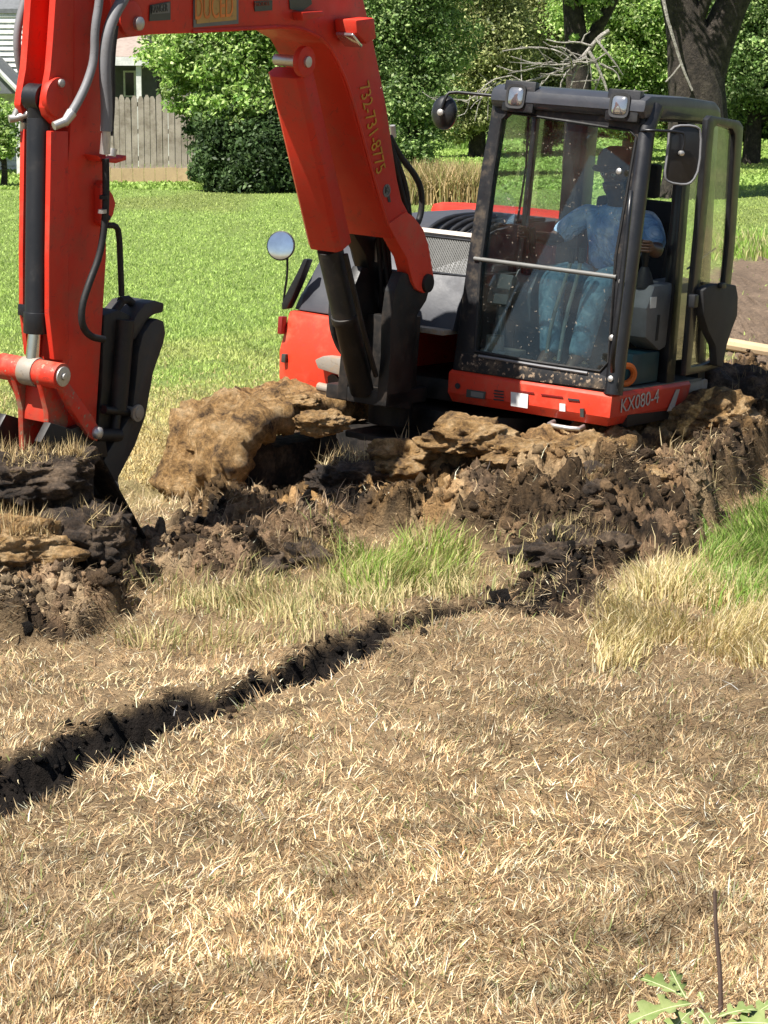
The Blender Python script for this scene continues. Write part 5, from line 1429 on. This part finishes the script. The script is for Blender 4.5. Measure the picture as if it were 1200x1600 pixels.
while x < fx1:
    t.bx((x - ox, -.03, -.05), (x - ox + .22, .0, .31 + random.uniform(-.02, .02))); x += .228
link('foot_board', t.mesh('foot_board'), M['newboard'], fn)

def house(name, label, x0, x1, Y, base): 
    o = empty(name, ((x0 + x1) / 2, Y, 0)); tag(o, label, 'house'); return o
hx0, hx1 = atY(-420, 100, 54)[0], atY(37, 100, 54)[0]
HA = house('white_house', 'white clapboard house with grey roof at the top left corner', hx0, hx1, 54, 0)
o0 = (hx0 + hx1) / 2
zt = atY(0, 22, 54)[2]
t = MB().bx((hx0 - o0, .06, -.3), (hx1 - o0, 7, zt + .05))
z = 0
while z < zt:
    t.add([(hx0 - o0, 0, z), (hx1 - o0, 0, z), (hx1 - o0, .035, z + .125), (hx0 - o0, .035, z + .125), (hx0 - o0, .06, z), (hx1 - o0, .06, z)], [(0, 1, 2, 3), (0, 4, 5, 1)])
    t.add([(hx1 - o0 + .0, 0, z), (hx1 - o0 + .0, 7, z), (hx1 - o0 - .035, 7, z + .125), (hx1 - o0 - .035, 0, z + .125)], [(0, 1, 2, 3)])
    z += .125
link('wall', t.mesh('wall', (0, 0, 0), 0, 0), M['siding'], HA)
t = MB().prism([(hx0 - o0 - .3, -.03, zt + .02), (hx0 - o0 - .3, -.03, zt + .12), (hx0 - o0 - .3, 3.5, zt + 2.1), (hx0 - o0 - .3, 7.4, zt)], (hx1 - hx0 + .35, 0, 0))
link('roof', t.mesh('roof', (0, 0, 0), 0, 0), M['roof_grey'], HA)
zg = atY(0, 112, 54)[2]; ze = atY(28, 138, 54)[2]
gx = atY(26, 138, 51)[0] - o0
t = MB().prism([(gx, -2.6, ze - .1), (gx - 1.0, -2.6, zg + .55), (gx - 2.0, -2.6, ze - .1)], (0, 2.5, 0))
link('porch_roof', t.mesh('porch_roof', (0, 0, 0), 0, 0), M['roof_grey'], HA)
t = MB().tube([(gx + .03, -2.66, ze - .1), (gx - 1.0, -2.66, zg + .6)], .06, 6).tube([(gx - 1.0, -2.66, zg + .6), (gx - 2.03, -2.66, ze - .1)], .06, 6)
t.bx((gx - .12, -2.55, 0), (gx - .02, -2.45, ze - .1)).bx((gx - 1.98, -2.55, 0), (gx - 1.88, -2.45, ze - .1))
link('porch_frame', t.mesh('porch_frame'), M['trim'], HA)

YH = 57.0
bx0, bx1 = atY(60, 100, YH)[0], atY(300, 100, YH)[0]
HB = house('porch_house', 'low house with tan roof and white porch posts behind the picket fence', bx0, bx1, YH, 0)
o0 = (bx0 + bx1) / 2
zr0, zr1 = atY(0, 92, YH)[2], atY(0, 58, YH)[2]
def hx(px): return atY(px, 100, YH)[0] - o0
link('wall', MB().bx((bx0 - o0, 1.6, -.3), (bx1 - o0, 6, zr0)).mesh('wall'), M['porch_wall'], HB)
ridge = hx(226)
link('roof', MB().add([(hx(40), -.35, zr0 + .05), (hx(238), -.35, zr0 + .05), (hx(214), 2.2, zr1 + .25), (hx(40), 2.2, zr1 + .25), (hx(238), 6.2, zr0 + .05), (hx(40), 6.2, zr0 + .05)],
                      [(0, 1, 2, 3), (1, 4, 2), (2, 4, 5, 3), (0, 3, 5), (0, 5, 4, 1)]).mesh('roof', (0, 0, 0), 0, 0), M['roof_tan'], HB)
link('fascia', MB().bx((hx(40), -.38, zr0 - .16), (hx(238), -.30, zr0 + .045)).bx((hx(236), -.30, zr0 - .16), (hx(238.5), 1.6, zr0 + .045)).mesh('fascia'), M['trim'], HB)
for px in (160, 218, 266): link('porch_post', MB().bx((hx(px) - .06, -.28, 0), (hx(px) + .06, -.16, zr0 - .16)).mesh('porch_post'), M['trim'], HB)
wf = link('window', MB().ring([(hx(181), 1.59, atY(0, 152, YH)[2]), (hx(201), 1.59, atY(0, 152, YH)[2]), (hx(201), 1.59, atY(0, 110, YH)[2]), (hx(181), 1.59, atY(0, 110, YH)[2])],
                              [(hx(184), 1.59, atY(0, 150, YH)[2]), (hx(198), 1.59, atY(0, 150, YH)[2]), (hx(198), 1.59, atY(0, 113, YH)[2]), (hx(184), 1.59, atY(0, 113, YH)[2])], (0, -.04, 0)).mesh('window'), M['trim'], HB)
link('pane', MB().bx((hx(184), 1.575, atY(0, 150, YH)[2]), (hx(198), 1.585, atY(0, 113, YH)[2])).mesh('pane'), M['window'], wf)
link('door', MB().bx((hx(236), 1.56, 0), (hx(252), 1.6, atY(0, 112, YH)[2])).mesh('door'), M['window'], HB)

# ------------------------------------------------------------------ SMALL THINGS
# pole on the mud at the right
a, b_ = gnd(1118, 534, .08), gnd(1290, 556, .06)
o = link('wooden_pole', MB().tube([np.zeros(3), (b_ - a) * .5 + np.array((0, 0, -.02)), b_ - a], [.05, .05, .045], 10).mesh('wooden_pole'), M['newboard'])
o.location = a; tag(o, 'pale wooden pole lying across the mud at the right edge', 'pole')
# oak sapling, bottom right
M['oak'] = None
m, nt, b = new_mat('oak_leaf')
n = noise_node(nt, 18, 4, .6)
r_ = ramp(nt, n.outputs[0], [(.3, (.20, .29, .08)), (.7, (.42, .47, .20))])
nt.links.new(r_.outputs[0], b.inputs['Base Color']); b.inputs['Roughness'].default_value = .35
tl = nt.nodes.new('ShaderNodeBsdfTranslucent'); nt.links.new(r_.outputs[0], tl.inputs[0])
mx = nt.nodes.new('ShaderNodeMixShader'); mx.inputs[0].default_value = .3
nt.links.new(b.outputs[0], mx.inputs[1]); nt.links.new(tl.outputs[0], mx.inputs[2]); nt.links.new(mx.outputs[0], nt.nodes['Material Output'].inputs[0])
M['oak'] = m
M['stem'] = plain('brown_stem', (.10, .065, .05), .7)
M['rib'] = plain('pale_leaf_rib', (.6, .62, .35), .5)
sp = gnd(1112, 1640)
SA = empty('oak_sapling', sp); tag(SA, 'oak sapling with lobed pale green leaves at the bottom right corner', 'sapling')
hub = np.array(atY(1095, 1572, sp[1] - .02)) - sp
link('stem', MB().tube([(0, 0, -.02), hub * .5 + np.array((.006, 0, 0)), hub], [.005, .004, .003], 7, smooth=1).mesh('stem'), M['stem'], SA)
LOB = [(0, 0), (.05, .02), (.12, .10), (.2, .12), (.24, .06), (.30, .10), (.36, .30), (.46, .34), (.45, .22), (.46, .12), (.54, .14), (.66, .33), (.76, .33), (.72, .18), (.74, .10), (.84, .16), (.93, .18), (.92, .08), (1.0, 0)]
def oak_leaf(p0, p1, curl, width=.75):
    p0 = np.array(p0) - sp; p1 = np.array(p1) - sp
    L = np.linalg.norm(p1 - p0); X = (p1 - p0) / L
    up = np.array((.1, -.55, .85)) + rng.normal(0, .25, 3); Yv = np.cross(up, X); Yv /= np.linalg.norm(Yv); Zv = np.cross(X, Yv)
    vs = []; n = len(LOB)
    for s in (1, -1):
        for a_, c_ in LOB:
            w = c_ * width * L * s
            vs.append(p0 + X * a_ * L + Yv * w + Zv * (abs(w) * .35 - curl * L * (a_ - .1) ** 2))
    mid_ = [p0 + X * a_ * L - Zv * (curl * L * (a_ - .1) ** 2) for a_, c_ in LOB]
    k = len(vs); vs += mid_
    fs = [(k + i, k + i + 1, i + 1, i) for i in range(n - 1)] + [(k + i + 1, k + i, n + i, n + i + 1) for i in range(n - 1)]
    b = MB().add(vs, fs)
    me = b.mesh('leaf', (0, 0, 0), 0, 50)
    o = link('leaf', me, M['oak'], SA)
    so = o.modifiers.new('thickness', 'SOLIDIFY'); so.thickness = .0004
    rb = link('midrib', MB().tube([p + Zv * .0006 for p in mid_[:-1]], [.0012] * (n - 3) + [.0007, .0005], 5).mesh('midrib'), M['rib'], o)
Ys = sp[1] - .02
for (x0, y0, d0), (x1, y1, d1), cu in (((1085, 1568, 0), (978, 1582, -.04), .25), ((1075, 1560, 0), (1000, 1522, .06), .1), ((1072, 1560, 0), (1046, 1516, .05), -.1), ((1090, 1575, 0), (1118, 1606, -.06), .2),
                                       ((1120, 1590, 0), (1182, 1566, .02), .25), ((1130, 1600, 0), (1215, 1592, -.03), .2), ((1085, 1575, 0), (1040, 1615, -.07), .25), ((1160, 1600, 0), (1210, 1560, .05), .1), ((1100, 1566, .02), (1092, 1548, .05), .1)):
    oak_leaf(atY(x0, y0, Ys + d0), atY(x1, y1, Ys + d1), cu)
s0, s1 = gnd(1126, 1585), None
top = atY(1117, 1392, s0[1] + .04)
o = link('dead_stick', MB().tube([np.zeros(3), (top - s0) * .35 + np.array((.004, 0, 0)), (top - s0) * .7 + np.array((-.002, 0, 0)), top - s0], [.006, .0055, .005, .0045], 8, smooth=1).mesh('dead_stick'), M['stem'])
o.location = s0; tag(o, 'thin dark upright stick beside the oak sapling', 'stick')
